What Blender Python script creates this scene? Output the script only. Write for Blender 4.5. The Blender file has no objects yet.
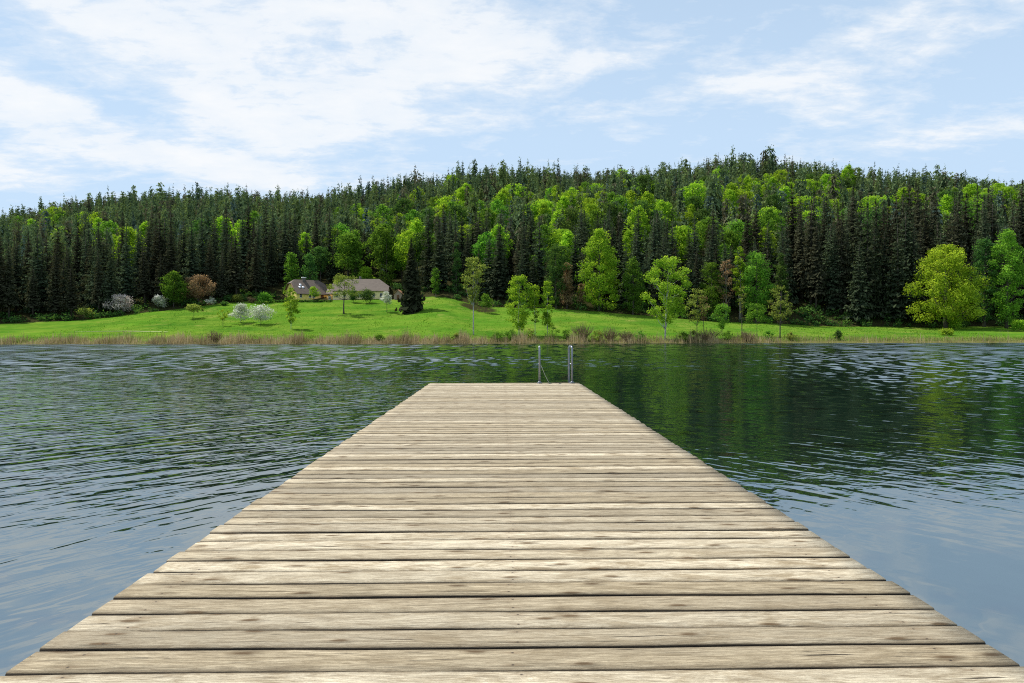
import bpy, math, random
import numpy as np

SC = bpy.context.scene
COL = SC.collection
R = math.radians
rng = np.random.default_rng(7)
random.seed(7)

# ------------------------------------------------------------------ camera numbers (used only to lay the place out)
F, CX, HOR, CAMZ, DECKZ = 740.0, 512.0, 334.0, 1.75, 0.55
SUN_AZ, SUN_EL = -58.0, 57.0        # degrees, azimuth from +Y towards +X

# ------------------------------------------------------------------ small helpers
def sstep(a, b, x):
    t = np.clip((x - a) / (b - a), 0, 1)
    return t * t * (3 - 2 * t)

def tagged(o, label=None, cat=None, group=None, kind=None):
    if label: o['label'] = label
    if cat: o['category'] = cat
    if group: o['group'] = group
    if kind: o['kind'] = kind
    return o

def empty(name, loc=(0, 0, 0), rz=0.0):
    o = bpy.data.objects.new(name, None)
    o.empty_display_size = 0.3
    COL.objects.link(o)
    o.location = loc
    o.rotation_euler = (0, 0, rz)
    return o

def raw_mesh(name, verts, loops, sizes, mats, smooth=False, matidx=None, tint=None, uv=None):
    me = bpy.data.meshes.new(name)
    verts = np.asarray(verts, np.float32).reshape(-1, 3)
    loops = np.asarray(loops, np.int32).ravel()
    sizes = np.asarray(sizes, np.int32).ravel()
    me.vertices.add(len(verts)); me.vertices.foreach_set('co', verts.ravel())
    me.loops.add(len(loops)); me.loops.foreach_set('vertex_index', loops)
    me.polygons.add(len(sizes))
    starts = np.concatenate([[0], np.cumsum(sizes)[:-1]]).astype(np.int32)
    me.polygons.foreach_set('loop_start', starts)
    for m in (mats if isinstance(mats, (list, tuple)) else [mats]): me.materials.append(m)
    if matidx is not None: me.polygons.foreach_set('material_index', np.asarray(matidx, np.int32))
    if smooth: me.polygons.foreach_set('use_smooth', np.ones(len(sizes), bool))
    if tint is not None:
        a = me.attributes.new('tint', 'FLOAT', 'FACE'); a.data.foreach_set('value', np.asarray(tint, np.float32))
    if uv is not None:
        l = me.uv_layers.new(name='UVMap'); l.data.foreach_set('uv', np.asarray(uv, np.float32).ravel())
    me.update(calc_edges=True)
    return me

def link(name, me, parent=None, loc=None):
    o = bpy.data.objects.new(name, me)
    COL.objects.link(o)
    if parent is not None: o.parent = parent
    if loc is not None: o.location = loc
    return o

class MB:
    """collects polygons; builds them as one mesh"""
    def __init__(s): s.v, s.l, s.n, s.k, s.m = [], [], [], 0, []
    def poly(s, pts, m=0):
        pts = [tuple(map(float, p)) for p in pts]
        s.v += pts; s.l += list(range(s.k, s.k + len(pts))); s.n.append(len(pts)); s.k += len(pts); s.m.append(m)
    def mesh(s, V, faces, m=0):
        s.v += [tuple(map(float, p)) for p in V]
        for f in faces: s.l += [s.k + i for i in f]; s.n.append(len(f)); s.m.append(m)
        s.k += len(V)
    def box(s, x0, x1, y0, y1, z0, z1, m=0, bev=0.0):
        if bev <= 0:
            V = [(x, y, z) for z in (z0, z1) for y in (y0, y1) for x in (x0, x1)]
            s.mesh(V, [(0, 2, 3, 1), (4, 5, 7, 6), (0, 1, 5, 4), (2, 6, 7, 3), (0, 4, 6, 2), (1, 3, 7, 5)], m)
            return
        b = bev; V = []
        def ring(z, i): return [(x0 + i, y0 + i, z), (x1 - i, y0 + i, z), (x1 - i, y1 - i, z), (x0 + i, y1 - i, z)]
        for z, i in ((z0, b), (z0 + b, 0), (z1 - b, 0), (z1, b)): V += ring(z, i)
        Fc = [(3, 2, 1, 0), (12, 13, 14, 15)]
        for r in range(3):
            for i in range(4):
                j = (i + 1) % 4; Fc.append((r * 4 + i, r * 4 + j, r * 4 + 4 + j, r * 4 + 4 + i))
        s.mesh(V, Fc, m)
    def tube(s, pts, rad, n=8, m=0, cap=True):
        pts = [np.array(p, float) for p in pts]
        rad = rad if hasattr(rad, '__len__') else [rad] * len(pts)
        V, Fc = [], []
        for i, p in enumerate(pts):
            d = pts[min(i + 1, len(pts) - 1)] - pts[max(i - 1, 0)]
            d /= (np.linalg.norm(d) + 1e-9)
            a = np.cross(d, (0, 0, 1.0)) if abs(d[2]) < .9 else np.cross(d, (1.0, 0, 0))
            a /= np.linalg.norm(a); b = np.cross(d, a)
            for k in range(n):
                t = 2 * math.pi * k / n
                V.append(p + rad[i] * (math.cos(t) * a + math.sin(t) * b))
        for i in range(len(pts) - 1):
            for k in range(n):
                j = (k + 1) % n
                Fc.append((i * n + k, i * n + j, i * n + n + j, i * n + n + k))
        if cap: Fc += [tuple(range(n - 1, -1, -1)), tuple(range((len(pts) - 1) * n, len(pts) * n))]
        s.mesh(V, Fc, m)
    def build(s, name, mats, parent=None, smooth=False, loc=None):
        return link(name, raw_mesh(name, s.v, s.l, s.n, mats, smooth, s.m), parent, loc)

# ------------------------------------------------------------------ node helpers
def mat(name):
    m = bpy.data.materials.new(name); m.use_nodes = True
    nt = m.node_tree; nt.nodes.clear()
    return m, nt, nt.nodes.new('ShaderNodeOutputMaterial')

def N(nt, t, **kw):
    n = nt.nodes.new(t)
    for k, v in kw.items():
        if k.startswith('i_'):
            key = k[2:]
            n.inputs[int(key) if key.isdigit() else key.replace('_', ' ')].default_value = v
        else: setattr(n, k, v)
    return n

def L(nt, a, b): nt.links.new(a, b)

def math_(nt, op, a, b=None, c=None, clamp=False):
    n = nt.nodes.new('ShaderNodeMath'); n.operation = op; n.use_clamp = clamp
    for i, v in enumerate((a, b, c)):
        if v is None: continue
        if isinstance(v, (int, float)): n.inputs[i].default_value = v
        else: L(nt, v, n.inputs[i])
    return n.outputs[0]

def ramp(nt, fac, stops, interp='LINEAR'):
    n = nt.nodes.new('ShaderNodeValToRGB'); n.color_ramp.interpolation = interp
    e = n.color_ramp.elements
    while len(e) < len(stops): e.new(0.5)
    for el, (p, c) in zip(e, stops):
        el.position = p
        el.color = (c, c, c, 1) if isinstance(c, (int, float)) else (*c, 1)
    L(nt, fac, n.inputs[0])
    return n.outputs[0]

def mixc(nt, fac, a, b, mode='MIX'):
    n = nt.nodes.new('ShaderNodeMix'); n.data_type = 'RGBA'; n.blend_type = mode
    for sock, v in ((n.inputs[0], fac), (n.inputs[6], a), (n.inputs[7], b)):
        if isinstance(v, (int, float)): sock.default_value = v
        elif isinstance(v, tuple): sock.default_value = (*v, 1)
        else: L(nt, v, sock)
    return n.outputs[2]

def noise(nt, vec, scale, detail=4, rough=.55, dist=0.0):
    n = N(nt, 'ShaderNodeTexNoise'); n.inputs['Scale'].default_value = scale
    n.inputs['Detail'].default_value = detail; n.inputs['Roughness'].default_value = rough
    n.inputs['Distortion'].default_value = dist
    if vec is not None: L(nt, vec, n.inputs['Vector'])
    return n.outputs['Fac']

def mapping(nt, vec, scale=(1, 1, 1), rot=(0, 0, 0), loc=(0, 0, 0)):
    n = N(nt, 'ShaderNodeMapping'); n.inputs['Scale'].default_value = scale
    n.inputs['Rotation'].default_value = rot; n.inputs['Location'].default_value = loc
    L(nt, vec, n.inputs['Vector']); return n.outputs[0]

def simple(name, c1, c2=None, rough=.8, scale=3.0, metal=0.0, bump=0.0):
    m, nt, out = mat(name)
    b = N(nt, 'ShaderNodeBsdfPrincipled'); b.inputs['Roughness'].default_value = rough; b.inputs['Metallic'].default_value = metal
    tc = N(nt, 'ShaderNodeTexCoord').outputs['Object']
    f = noise(nt, tc, scale, 5)
    L(nt, mixc(nt, ramp(nt, f, [(.3, 0.), (.7, 1.)]), c1, c2 or tuple(x * .7 for x in c1)), b.inputs['Base Color'])
    if bump:
        bp = N(nt, 'ShaderNodeBump'); bp.inputs['Strength'].default_value = bump; L(nt, f, bp.inputs['Height']); L(nt, bp.outputs[0], b.inputs['Normal'])
    L(nt, b.outputs[0], out.inputs[0])
    return m

def leaf_mat(name, dark, light, transl=.4, tcol=None, vary=.25):
    """thin leaves: diffuse plus light coming through; every leaf spray and every tree a little different"""
    m, nt, out = mat(name)
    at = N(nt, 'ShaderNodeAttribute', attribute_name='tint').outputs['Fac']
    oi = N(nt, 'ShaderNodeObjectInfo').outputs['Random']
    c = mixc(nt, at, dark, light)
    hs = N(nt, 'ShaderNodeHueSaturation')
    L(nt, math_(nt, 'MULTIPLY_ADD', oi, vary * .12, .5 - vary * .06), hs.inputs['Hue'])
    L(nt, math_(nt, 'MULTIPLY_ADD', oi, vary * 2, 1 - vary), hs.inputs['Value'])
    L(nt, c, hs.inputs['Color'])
    d = N(nt, 'ShaderNodeBsdfDiffuse'); L(nt, hs.outputs[0], d.inputs[0])
    t = N(nt, 'ShaderNodeBsdfTranslucent')
    L(nt, mixc(nt, 1.0, hs.outputs[0], tcol or (1.25, 1.2, .7), 'MULTIPLY'), t.inputs[0])
    mx = N(nt, 'ShaderNodeMixShader'); mx.inputs[0].default_value = transl
    L(nt, d.outputs[0], mx.inputs[1]); L(nt, t.outputs[0], mx.inputs[2])
    L(nt, mx.outputs[0], out.inputs[0])
    return m

M = {}
M['bark'] = simple('bark', (.10, .08, .065), (.05, .04, .03), .9, 2.0)
M['bark_grey'] = simple('bark_grey', (.22, .19, .16), (.11, .10, .08), .9, 2.0)
M['bark_birch'] = simple('bark_birch', (.62, .60, .56), (.22, .20, .18), .8, 1.6)
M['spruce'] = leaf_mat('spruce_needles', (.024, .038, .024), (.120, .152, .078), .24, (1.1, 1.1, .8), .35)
M['spruce_far'] = leaf_mat('spruce_needles_far', (.042, .072, .042), (.18, .255, .105), .22, (1.1, 1.1, .8), .0)  # far needle colours are lightened: distance haze put into the colour
M['spruce_far_olive'] = leaf_mat('spruce_needles_far_olive', (.058, .085, .030), (.23, .31, .10), .24, (1.1, 1.1, .8), .0)
M['spruce_far_brown'] = leaf_mat('spruce_needles_far_brown', (.055, .058, .036), (.19, .19, .11), .2, (1.1, 1., .8), .0)
M['spruce_far_blue'] = leaf_mat('spruce_needles_far_blue', (.036, .062, .056), (.14, .205, .16), .2, (1.1, 1.1, .9), .0)  # bluish haze painted into the needle colour
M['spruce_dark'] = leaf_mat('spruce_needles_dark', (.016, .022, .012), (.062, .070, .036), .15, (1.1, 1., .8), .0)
M['spruce_brown'] = leaf_mat('spruce_needles_brown', (.028, .032, .020), (.105, .108, .060), .2, (1.1, 1.0, .8), .3)
M['bright'] = leaf_mat('leaves_spring_green', (.12, .27, .020), (.44, .64, .06), .5, None, .18)
M['mid'] = leaf_mat('leaves_mid_green', (.060, .155, .022), (.23, .43, .055), .47, None, .3)
M['deep'] = leaf_mat('leaves_deep_green', (.036, .090, .028), (.14, .26, .055), .42, None, .3)
M['yellow'] = leaf_mat('leaves_yellow_green', (.15, .27, .02), (.42, .56, .065), .5, None, .15)
M['vivid'] = leaf_mat('leaves_vivid_green', (.08, .21, .025), (.31, .58, .07), .5, None, .1)
M['maple'] = leaf_mat('leaves_maple', (.15, .25, .016), (.54, .68, .065), .5, None, .0)
M['olive'] = leaf_mat('leaves_olive', (.11, .15, .030), (.36, .42, .10), .45, None, .1)
M['copper'] = leaf_mat('leaves_copper', (.15, .10, .05), (.52, .38, .22), .4, (1.2, 1., .8), .1)
M['blossom'] = leaf_mat('blossom_white', (.40, .46, .28), (.90, .88, .82), .5, (1, 1, 1), .0)
M['blossom_pink'] = leaf_mat('blossom_pink', (.42, .38, .30), (.90, .78, .74), .5, (1, 1, 1), .0)
M['reed'] = leaf_mat('reed_stems', (.20, .155, .07), (.62, .49, .27), .35, (1, 1, 1), .0)
M['sedge'] = leaf_mat('sedge_blades', (.16, .24, .03), (.50, .46, .17), .4, (1, 1, 1), .0)
M['twig'] = leaf_mat('bush_twigs', (.10, .08, .045), (.28, .21, .12), .2, (1, 1, 1), .0)

# ------------------------------------------------------------------ terrain
def px_curve(pts):
    xs, ys = zip(*pts)
    return lambda u: np.interp(u, xs, ys)
edge_px = px_curve([(-300, 324), (0, 322), (60, 320.5), (110, 316.5), (150, 311), (180, 307), (220, 303), (260, 300.5), (330, 299.5), (400, 298), (432, 296), (446, 296), (462, 300), (480, 305), (520, 308), (560, 309), (600, 311), (640, 315), (700, 320), (760, 323), (800, 325), (860, 327), (930, 328), (1024, 328), (1400, 328)])
edge_d = px_curve([(-300, 185), (0, 186), (150, 190), (260, 206), (400, 208), (450, 196), (520, 190), (640, 186), (800, 180), (1024, 176), (1400, 176)])
sky_px = px_curve([(-300, 226), (0, 214), (30, 208), (84, 200), (150, 194), (200, 192), (250, 190), (300, 193), (340, 190), (390, 182), (410, 177), (440, 176), (460, 170), (500, 170), (530, 170), (600, 168), (660, 163), (700, 159), (720, 157), (760, 160), (810, 163), (850, 169), (900, 174), (960, 176), (1024, 181), (1400, 205)])
ridge_d = px_curve([(-300, 470), (0, 470), (330, 480), (420, 440), (720, 430), (1024, 420), (1400, 420)])
TREE_H = 16.0

def shore(x): return 136 + 1.2 * np.sin(x / 19.) + .7 * np.sin(x / 6.3 + 1) + .35 * np.sin(x / 2.1)

def ground(x, y):
    x = np.asarray(x, float); y = np.asarray(y, float)
    yy = np.maximum(y, 110.)
    u = np.clip(CX + F * x / yy, -300, 1400)
    ds, df, dr = shore(x), edge_d(u), ridge_d(u)
    zf = CAMZ + df * (HOR - edge_px(u)) / F
    zr = CAMZ + dr * (HOR - sky_px(u)) / F - TREE_H * .93
    t = np.clip((y - ds) / (df - ds), 0, 1)
    meadow = .35 + (zf - .35) * t ** 1.15
    bank = -2.2 + 2.55 * sstep(-9, 1.2, y - ds) + 0.0
    s = np.clip((y - df) / (dr - df), 0, 1.0)
    hill = zf + (zr - zf) * (s ** .92)
    und = (np.sin(x / 31. + y / 47.) + .7 * np.sin(x / 17. - y / 29. + 2)) * 1.6 * sstep(.03, .3, s)
    z = np.where(y < ds + 1.2, bank, np.where(y < df, meadow, hill + und))
    z = np.where(y > dr, zr + und - (y - dr) * .12, z)
    z = z + (.10 * np.sin(x / 4.1 + 1.3 * np.sin(y / 5.)) + .10 * np.sin(y / 4.3 + x / 9. + 1.5 * np.sin(x / 23.))) * sstep(3, 10, y - ds) * (y < df + 20)
    near = -2.2 + 3.1 * sstep(-9, -17, y)
    z = np.where(y < 60, np.maximum(z, near), z)
    side = -2.2 + 6 * sstep(330, 420, np.abs(x))
    return np.maximum(z, side)

def at_ground(u, py):
    """the point of the ground seen in that direction"""
    d = np.arange(125, 640, .2)
    x = (u - CX) / F * d
    zr = CAMZ + d * (HOR - py) / F
    k = np.argmax(ground(x, d) >= zr)
    return float(x[k]), float(d[k]), float(ground(x[k], d[k]))

def at_canopy(u, py, h):
    d = np.arange(150, 560, 1.)
    x = (u - CX) / F * d
    hit = ground(x, d) + h >= CAMZ + d * (HOR - py) / F
    if not hit.any(): return None
    k = np.argmax(hit)
    return float(x[k]), float(d[k]), float(ground(x[k], d[k]))

ys = np.concatenate([np.arange(-400, -30, 20), np.arange(-30, 0, 1.5), np.arange(0, 122, 6), np.arange(122, 215, .8), np.arange(215, 520, 4), np.arange(520, 2600, 60)])
xs = np.concatenate([np.arange(-2400, -420, 90), np.arange(-420, 421, 2.0), np.arange(450, 2401, 90)])
X, Y = np.meshgrid(xs, ys)
Z = ground(X, Y)
nx, ny = len(xs), len(ys)
idx = np.arange(nx * ny).reshape(ny, nx)
q = np.stack([idx[:-1, :-1], idx[:-1, 1:], idx[1:, 1:], idx[1:, :-1]], -1).reshape(-1, 4)

def terrain_mat():
    m, nt, out = mat('meadow_and_forest_floor')
    b = N(nt, 'ShaderNodeBsdfPrincipled'); b.inputs['Roughness'].default_value = .95
    b.inputs['Specular IOR Level'].default_value = 0
    P = N(nt, 'ShaderNodeTexCoord').outputs['Object']
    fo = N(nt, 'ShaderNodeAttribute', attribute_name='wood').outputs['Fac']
    sh = N(nt, 'ShaderNodeAttribute', attribute_name='bank').outputs['Fac']
    n1 = noise(nt, P, .06, 5); n2 = noise(nt, P, .45, 8, .72); n3 = noise(nt, mapping(nt, P, (.07, .15, .3)), 1.0, 7, .68)
    g = mixc(nt, ramp(nt, n1, [(.35, 0.), (.65, 1.)]), (.060, .165, .016), (.120, .260, .022))
    g = mixc(nt, ramp(nt, n3, [(.40, 0.), (.68, 1.)]), g, (.20, .29, .035))
    g = mixc(nt, ramp(nt, n2, [(.35, .75), (.65, 0.)]), g, mixc(nt, .7, g, (.035, .12, .008)))
    dry = ramp(nt, noise(nt, mapping(nt, P, (.16, .17, .2), (0, 0, 0), (5, 9, 0)), 1., 6, .7), [(.56, 0.), (.70, .75)])
    g = mixc(nt, dry, g, (.26, .27, .06))
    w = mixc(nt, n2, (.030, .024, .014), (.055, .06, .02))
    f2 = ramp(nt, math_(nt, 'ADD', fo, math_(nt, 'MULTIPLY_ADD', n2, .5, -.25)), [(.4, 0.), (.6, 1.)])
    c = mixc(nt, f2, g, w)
    mud = mixc(nt, n2, (.09, .07, .04), (.20, .22, .05))
    c = mixc(nt, ramp(nt, math_(nt, 'ADD', sh, math_(nt, 'MULTIPLY_ADD', n2, .6, -.3)), [(.35, 0.), (.65, 1.)]), c, mud)
    L(nt, c, b.inputs['Base Color'])
    bp = N(nt, 'ShaderNodeBump'); bp.inputs['Strength'].default_value = .6; bp.inputs['Distance'].default_value = .3
    L(nt, n2, bp.inputs['Height']); L(nt, bp.outputs[0], b.inputs['Normal'])
    L(nt, b.outputs[0], out.inputs[0])
    return m

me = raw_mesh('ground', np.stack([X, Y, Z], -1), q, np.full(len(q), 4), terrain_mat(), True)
U = np.clip(CX + F * X / np.maximum(Y, 110.), -300, 1400)
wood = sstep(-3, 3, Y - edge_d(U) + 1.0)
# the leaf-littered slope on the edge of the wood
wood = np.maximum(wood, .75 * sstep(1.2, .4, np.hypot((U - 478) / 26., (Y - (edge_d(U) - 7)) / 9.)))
bankm = np.maximum(sstep(3.2, .6, Y - shore(X)), 0)
bankm = np.where(Y < 60, 0, bankm)
for nm, arr in (('wood', wood), ('bank', bankm)):
    a = me.attributes.new(nm, 'FLOAT', 'POINT'); a.data.foreach_set('value', arr.astype(np.float32).ravel())
tagged(link('ground', me), 'bright green meadow rising from the lake to a wooded hill', None, None, 'structure')

# ------------------------------------------------------------------ water
def water_mat():
    m, nt, out = mat('lake_water')
    P = N(nt, 'ShaderNodeTexCoord').outputs['Object']
    sx = N(nt, 'ShaderNodeSeparateXYZ'); L(nt, P, sx.inputs[0]); px, py = sx.outputs[0], sx.outputs[1]
    # wind on the water: calm by the jetty and in its lee, ruffled further out
    left = ramp(nt, math_(nt, 'MULTIPLY_ADD', px, -.1, .5), [(.40, 0.), (.70, 1.)])       # 1 to the left of the jetty
    lf = ramp(nt, math_(nt, 'MULTIPLY', py, 1 / 40.), [(.09, .22), (.17, .6), (.25, 1.1), (.40, 1.3), (.8, .6), (1., .4)])
    rf = ramp(nt, math_(nt, 'MULTIPLY', py, 1 / 40.), [(.12, .03), (.165, .10), (.24, .62), (.33, .30), (.62, .16), (1., .35)])
    far = ramp(nt, math_(nt, 'MULTIPLY', py, 1 / 140.), [(.16, 0.), (.30, .4), (.50, .5), (1., .35)])
    side = ramp(nt, math_(nt, 'MULTIPLY_ADD', math_(nt, 'DIVIDE', px, math_(nt, 'MAXIMUM', py, 4.)), .5, .5), [(.1, 1.), (.38, .8), (.55, .42), (.64, .48), (.76, 1.1), (1., 1.2)])
    gust = ramp(nt, noise(nt, mapping(nt, P, (.03, .035, 1)), 1., 3), [(.36, .55), (.64, 1.15)])
    amp = mixc(nt, left, rf, lf)
    amp = math_(nt, 'MULTIPLY', math_(nt, 'MAXIMUM', amp, math_(nt, 'MULTIPLY', far, side)), gust)
    # wave trains: long soft crests running out from the jetty, shorter chop across them
    def train(rot, sa, sc, detail, dist, off=0):
        v = mapping(nt, mapping(nt, P, (1, 1, 1), (0, 0, R(rot)), (off, off * .7, 0)), (sa, sc, 1))
        return noise(nt, v, 1.0, detail, .45, dist)
    wA = train(36, 4.5, .95, 1.8, .5)
    wB = train(-38, 3.7, 1.0, 1.8, .5, 13)
    wC = train(72, 2.6, 1.2, 2.0, .5, 29)
    wD = train(4, .35, .5, 1.0, .2, 5)
    wAB = mixc(nt, left, mixc(nt, .75, wA, wB), mixc(nt, .25, wA, wB))
    h = math_(nt, 'ADD', math_(nt, 'MULTIPLY', wAB, .054), math_(nt, 'ADD', math_(nt, 'MULTIPLY', wC, .030), math_(nt, 'MULTIPLY', wD, .05)))
    h = math_(nt, 'MULTIPLY', h, amp)
    bp = N(nt, 'ShaderNodeBump'); bp.inputs['Strength'].default_value = 1.0; bp.inputs['Distance'].default_value = 1.0
    L(nt, h, bp.inputs['Height'])
    # small wind chop on top: short steep faces turned to the shore the wind blows to
    def chopn(sx_, sy_, o_, rot=4):
        return noise(nt, mapping(nt, mapping(nt, P, (1, 1, 1), (0, 0, R(rot)), (o_, o_ * .6, 0)), (sx_, sy_, 1)), 1., .6, .5)
    c1, c2, c3 = chopn(2.6, 1.4, 7, 12), chopn(1.6, .42, 17, 6), chopn(.85, .11, 27, 3)
    k1 = ramp(nt, math_(nt, 'MULTIPLY', py, 1 / 140.), [(.16, 0.), (.30, 1.)])
    k2 = ramp(nt, math_(nt, 'MULTIPLY', py, 1 / 140.), [(.36, 0.), (.60, 1.)])
    sp = mixc(nt, k2, mixc(nt, k1, c1, c2), c3)
    wind = math_(nt, 'MULTIPLY', ramp(nt, math_(nt, 'MULTIPLY', py, 1 / 140.), [(.09, .05), (.18, .35), (.34, .9), (.75, 1.), (.90, 1.25), (.97, 1.7)]), math_(nt, 'MULTIPLY', side, gust))
    chop = ramp(nt, sp, [(.44, .18), (.52, .26), (.56, 1.0), (.68, 1.3)])
    tilt = math_(nt, 'MULTIPLY', math_(nt, 'MULTIPLY', chop, wind), .20)
    tv = N(nt, 'ShaderNodeCombineXYZ'); L(nt, math_(nt, 'MULTIPLY', tilt, -1.), tv.inputs[1])
    va = N(nt, 'ShaderNodeVectorMath', operation='ADD'); L(nt, bp.outputs[0], va.inputs[0]); L(nt, tv.outputs[0], va.inputs[1])
    vn = N(nt, 'ShaderNodeVectorMath', operation='NORMALIZE'); L(nt, va.outputs[0], vn.inputs[0])
    n = vn.outputs[0]
    rough = math_(nt, 'MULTIPLY_ADD', wind, .02, .02)
    fr = N(nt, 'ShaderNodeFresnel'); fr.inputs['IOR'].default_value = 4.6; L(nt, n, fr.inputs['Normal'])
    gl = N(nt, 'ShaderNodeBsdfGlossy'); gl.inputs['Color'].default_value = (.88, .955, 1, 1)
    L(nt, rough, gl.inputs['Roughness'])
    L(nt, n, gl.inputs['Normal'])
    df = N(nt, 'ShaderNodeBsdfDiffuse')
    patch = ramp(nt, noise(nt, mapping(nt, P, (1.1, 1.6, 1)), 1., 2), [(.55, 0.), (.68, 1.)])
    L(nt, mixc(nt, patch, (.008, .020, .012), (.004, .009, .005)), df.inputs[0])
    mx = N(nt, 'ShaderNodeMixShader'); L(nt, fr.outputs[0], mx.inputs[0]); L(nt, df.outputs[0], mx.inputs[1]); L(nt, gl.outputs[0], mx.inputs[2])
    L(nt, mx.outputs[0], out.inputs[0])
    return m
wv = [(-420, -20, 0), (420, -20, 0), (420, 142, 0), (-420, 142, 0)]
tagged(link('lake_water', raw_mesh('lake_water', wv, [0, 1, 2, 3], [4], water_mat())), 'rippled dark lake reflecting forest and sky', None, None, 'structure')

# ------------------------------------------------------------------ jetty
XL, XR, YN, YF = -1.774, 1.873, -17.5, 18.12
def plank_mat():
    m, nt, out = mat('weathered_planks')
    b = N(nt, 'ShaderNodeBsdfPrincipled'); b.inputs['Specular IOR Level'].default_value = .25
    uv = N(nt, 'ShaderNodeUVMap', uv_map='UVMap').outputs[0]
    s = N(nt, 'ShaderNodeSeparateXYZ'); L(nt, uv, s.inputs[0]); u, v = s.outputs[0], s.outputs[1]
    fr = math_(nt, 'FRACT', v)                         # 0..1 across the plank
    pid = math_(nt, 'FLOOR', v)
    wn = N(nt, 'ShaderNodeTexWhiteNoise', noise_dimensions='1D'); L(nt, pid, wn.inputs['W'])
    r1 = wn.outputs['Value']
    ss = N(nt, 'ShaderNodeSeparateColor'); L(nt, wn.outputs['Color'], ss.inputs[0]); r2, r3 = ss.outputs[0], ss.outputs[1]
    knotw = None
    def vec(su, sv):
        c = N(nt, 'ShaderNodeCombineXYZ')
        L(nt, math_(nt, 'MULTIPLY', u, su), c.inputs[0]); L(nt, math_(nt, 'MULTIPLY', fr, sv), c.inputs[1])
        L(nt, math_(nt, 'MULTIPLY', pid, 7.31), c.inputs[2]); return c.outputs[0]
    grain = noise(nt, vec(4.5, 13.), 1.0, 7, .72, .6)
    fine = noise(nt, vec(13., 36.), 1.0, 4, .75, .3)
    crack = noise(nt, vec(2.4, 15.), 1.0, 3, .55, .8)
    stain = noise(nt, vec(.55, .8), 1.0, 4, .6)
    blot = noise(nt, vec(3.2, 1.6), 1.0, 6, .72, .9)
    base = mixc(nt, ramp(nt, grain, [(.36, 0.), (.60, 1.)]), (.25, .19, .105), (.66, .55, .365))
    grey = mixc(nt, grain, (.20, .175, .135), (.50, .46, .37))
    base = mixc(nt, math_(nt, 'MULTIPLY', r3, .6), base, grey)
    base = mixc(nt, math_(nt, 'MULTIPLY', ramp(nt, r1, [(.45, 0.), (.8, 1.)]), .8), base, mixc(nt, ramp(nt, grain, [(.34, 0.), (.6, 1.)]), (.46, .40, .29), (.76, .67, .49)))
    base = mixc(nt, math_(nt, 'MULTIPLY', ramp(nt, blot, [(.44, 0.), (.62, 1.)]), math_(nt, 'MULTIPLY_ADD', r2, .6, .3)), base, mixc(nt, grain, (.16, .115, .06), (.42, .33, .20)))
    base = mixc(nt, math_(nt, 'MULTIPLY', ramp(nt, stain, [(.45, 0.), (.7, 1.)]), .55), base, (.36, .31, .22))
    base = mixc(nt, ramp(nt, fine, [(.34, .85), (.52, 0.)]), base, (.20, .15, .09))
    fleck = noise(nt, vec(6., 8.), 1.0, 4, .65, .8)
    base = mixc(nt, math_(nt, 'MULTIPLY', ramp(nt, fleck, [(.56, 0.), (.64, 1.)]), math_(nt, 'MULTIPLY', ramp(nt, blot, [(.40, .15), (.60, .9)]), math_(nt, 'MULTIPLY_ADD', r3, .5, .3))), base, (.17, .13, .08))
    base = mixc(nt, ramp(nt, crack, [(.31, .95), (.36, 0.)]), base, (.06, .045, .03))
    # darker, dirtier long edges, then gap shade painted along the rims
    ed = math_(nt, 'ABSOLUTE', math_(nt, 'SUBTRACT', fr, .5))
    edn = math_(nt, 'ADD', ed, math_(nt, 'MULTIPLY_ADD', blot, .28, -.14))
    base = mixc(nt, ramp(nt, edn, [(.34, 0.), (.50, .8)]), base, (.17, .13, .08))
    base = mixc(nt, ramp(nt, ed, [(.447, 0.), (.470, 1.)]), base, (.03, .022, .014))  # rims and sides painted near-black to stand for shade in the gaps
    # knots
    vo = N(nt, 'ShaderNodeTexVoronoi', voronoi_dimensions='2D'); vo.inputs['Scale'].default_value = 1.0
    kv = N(nt, 'ShaderNodeCombineXYZ')
    L(nt, math_(nt, 'MULTIPLY_ADD', u, 1.6, math_(nt, 'MULTIPLY', pid, 13.7)), kv.inputs[0]); L(nt, math_(nt, 'MULTIPLY_ADD', fr, .95, math_(nt, 'MULTIPLY', pid, 17.31)), kv.inputs[1])
    L(nt, kv.outputs[0], vo.inputs['Vector'])
    kd = math_(nt, 'ADD', vo.outputs['Distance'], math_(nt, 'MULTIPLY_ADD', fine, .10, -.05))
    base = mixc(nt, ramp(nt, kd, [(.025, .95), (.05, .8), (.075, .3), (.14, 0.)]), base, (.12, .075, .035))
    # two nails over each beam, a little rust washed along the grain
    dv = math_(nt, 'MULTIPLY', math_(nt, 'SUBTRACT', ed, math_(nt, 'MULTIPLY_ADD', r2, .06, .24)), .185)
    for bx in (XL + .22, .05, XR - .22):
        du = math_(nt, 'SUBTRACT', u, math_(nt, 'MULTIPLY_ADD', r3, .05, bx - .025))
        dn_ = math_(nt, 'SQRT', math_(nt, 'ADD', math_(nt, 'MULTIPLY', du, du), math_(nt, 'MULTIPLY', dv, dv)))
        ds_ = math_(nt, 'SQRT', math_(nt, 'ADD', math_(nt, 'MULTIPLY', math_(nt, 'MULTIPLY', du, du), .08), math_(nt, 'MULTIPLY', dv, dv)))
        base = mixc(nt, ramp(nt, ds_, [(.004, .45), (.016, 0.)]), base, (.20, .13, .07))
        base = mixc(nt, ramp(nt, dn_, [(.0035, .95), (.0055, 0.)]), base, (.05, .038, .03))
    hs_ = N(nt, 'ShaderNodeHueSaturation'); L(nt, base, hs_.inputs['Color']); L(nt, math_(nt, 'MULTIPLY_ADD', r2, .42, .84), hs_.inputs['Value']); hs_.inputs['Saturation'].default_value = 1.0
    base = hs_.outputs[0]
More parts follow.
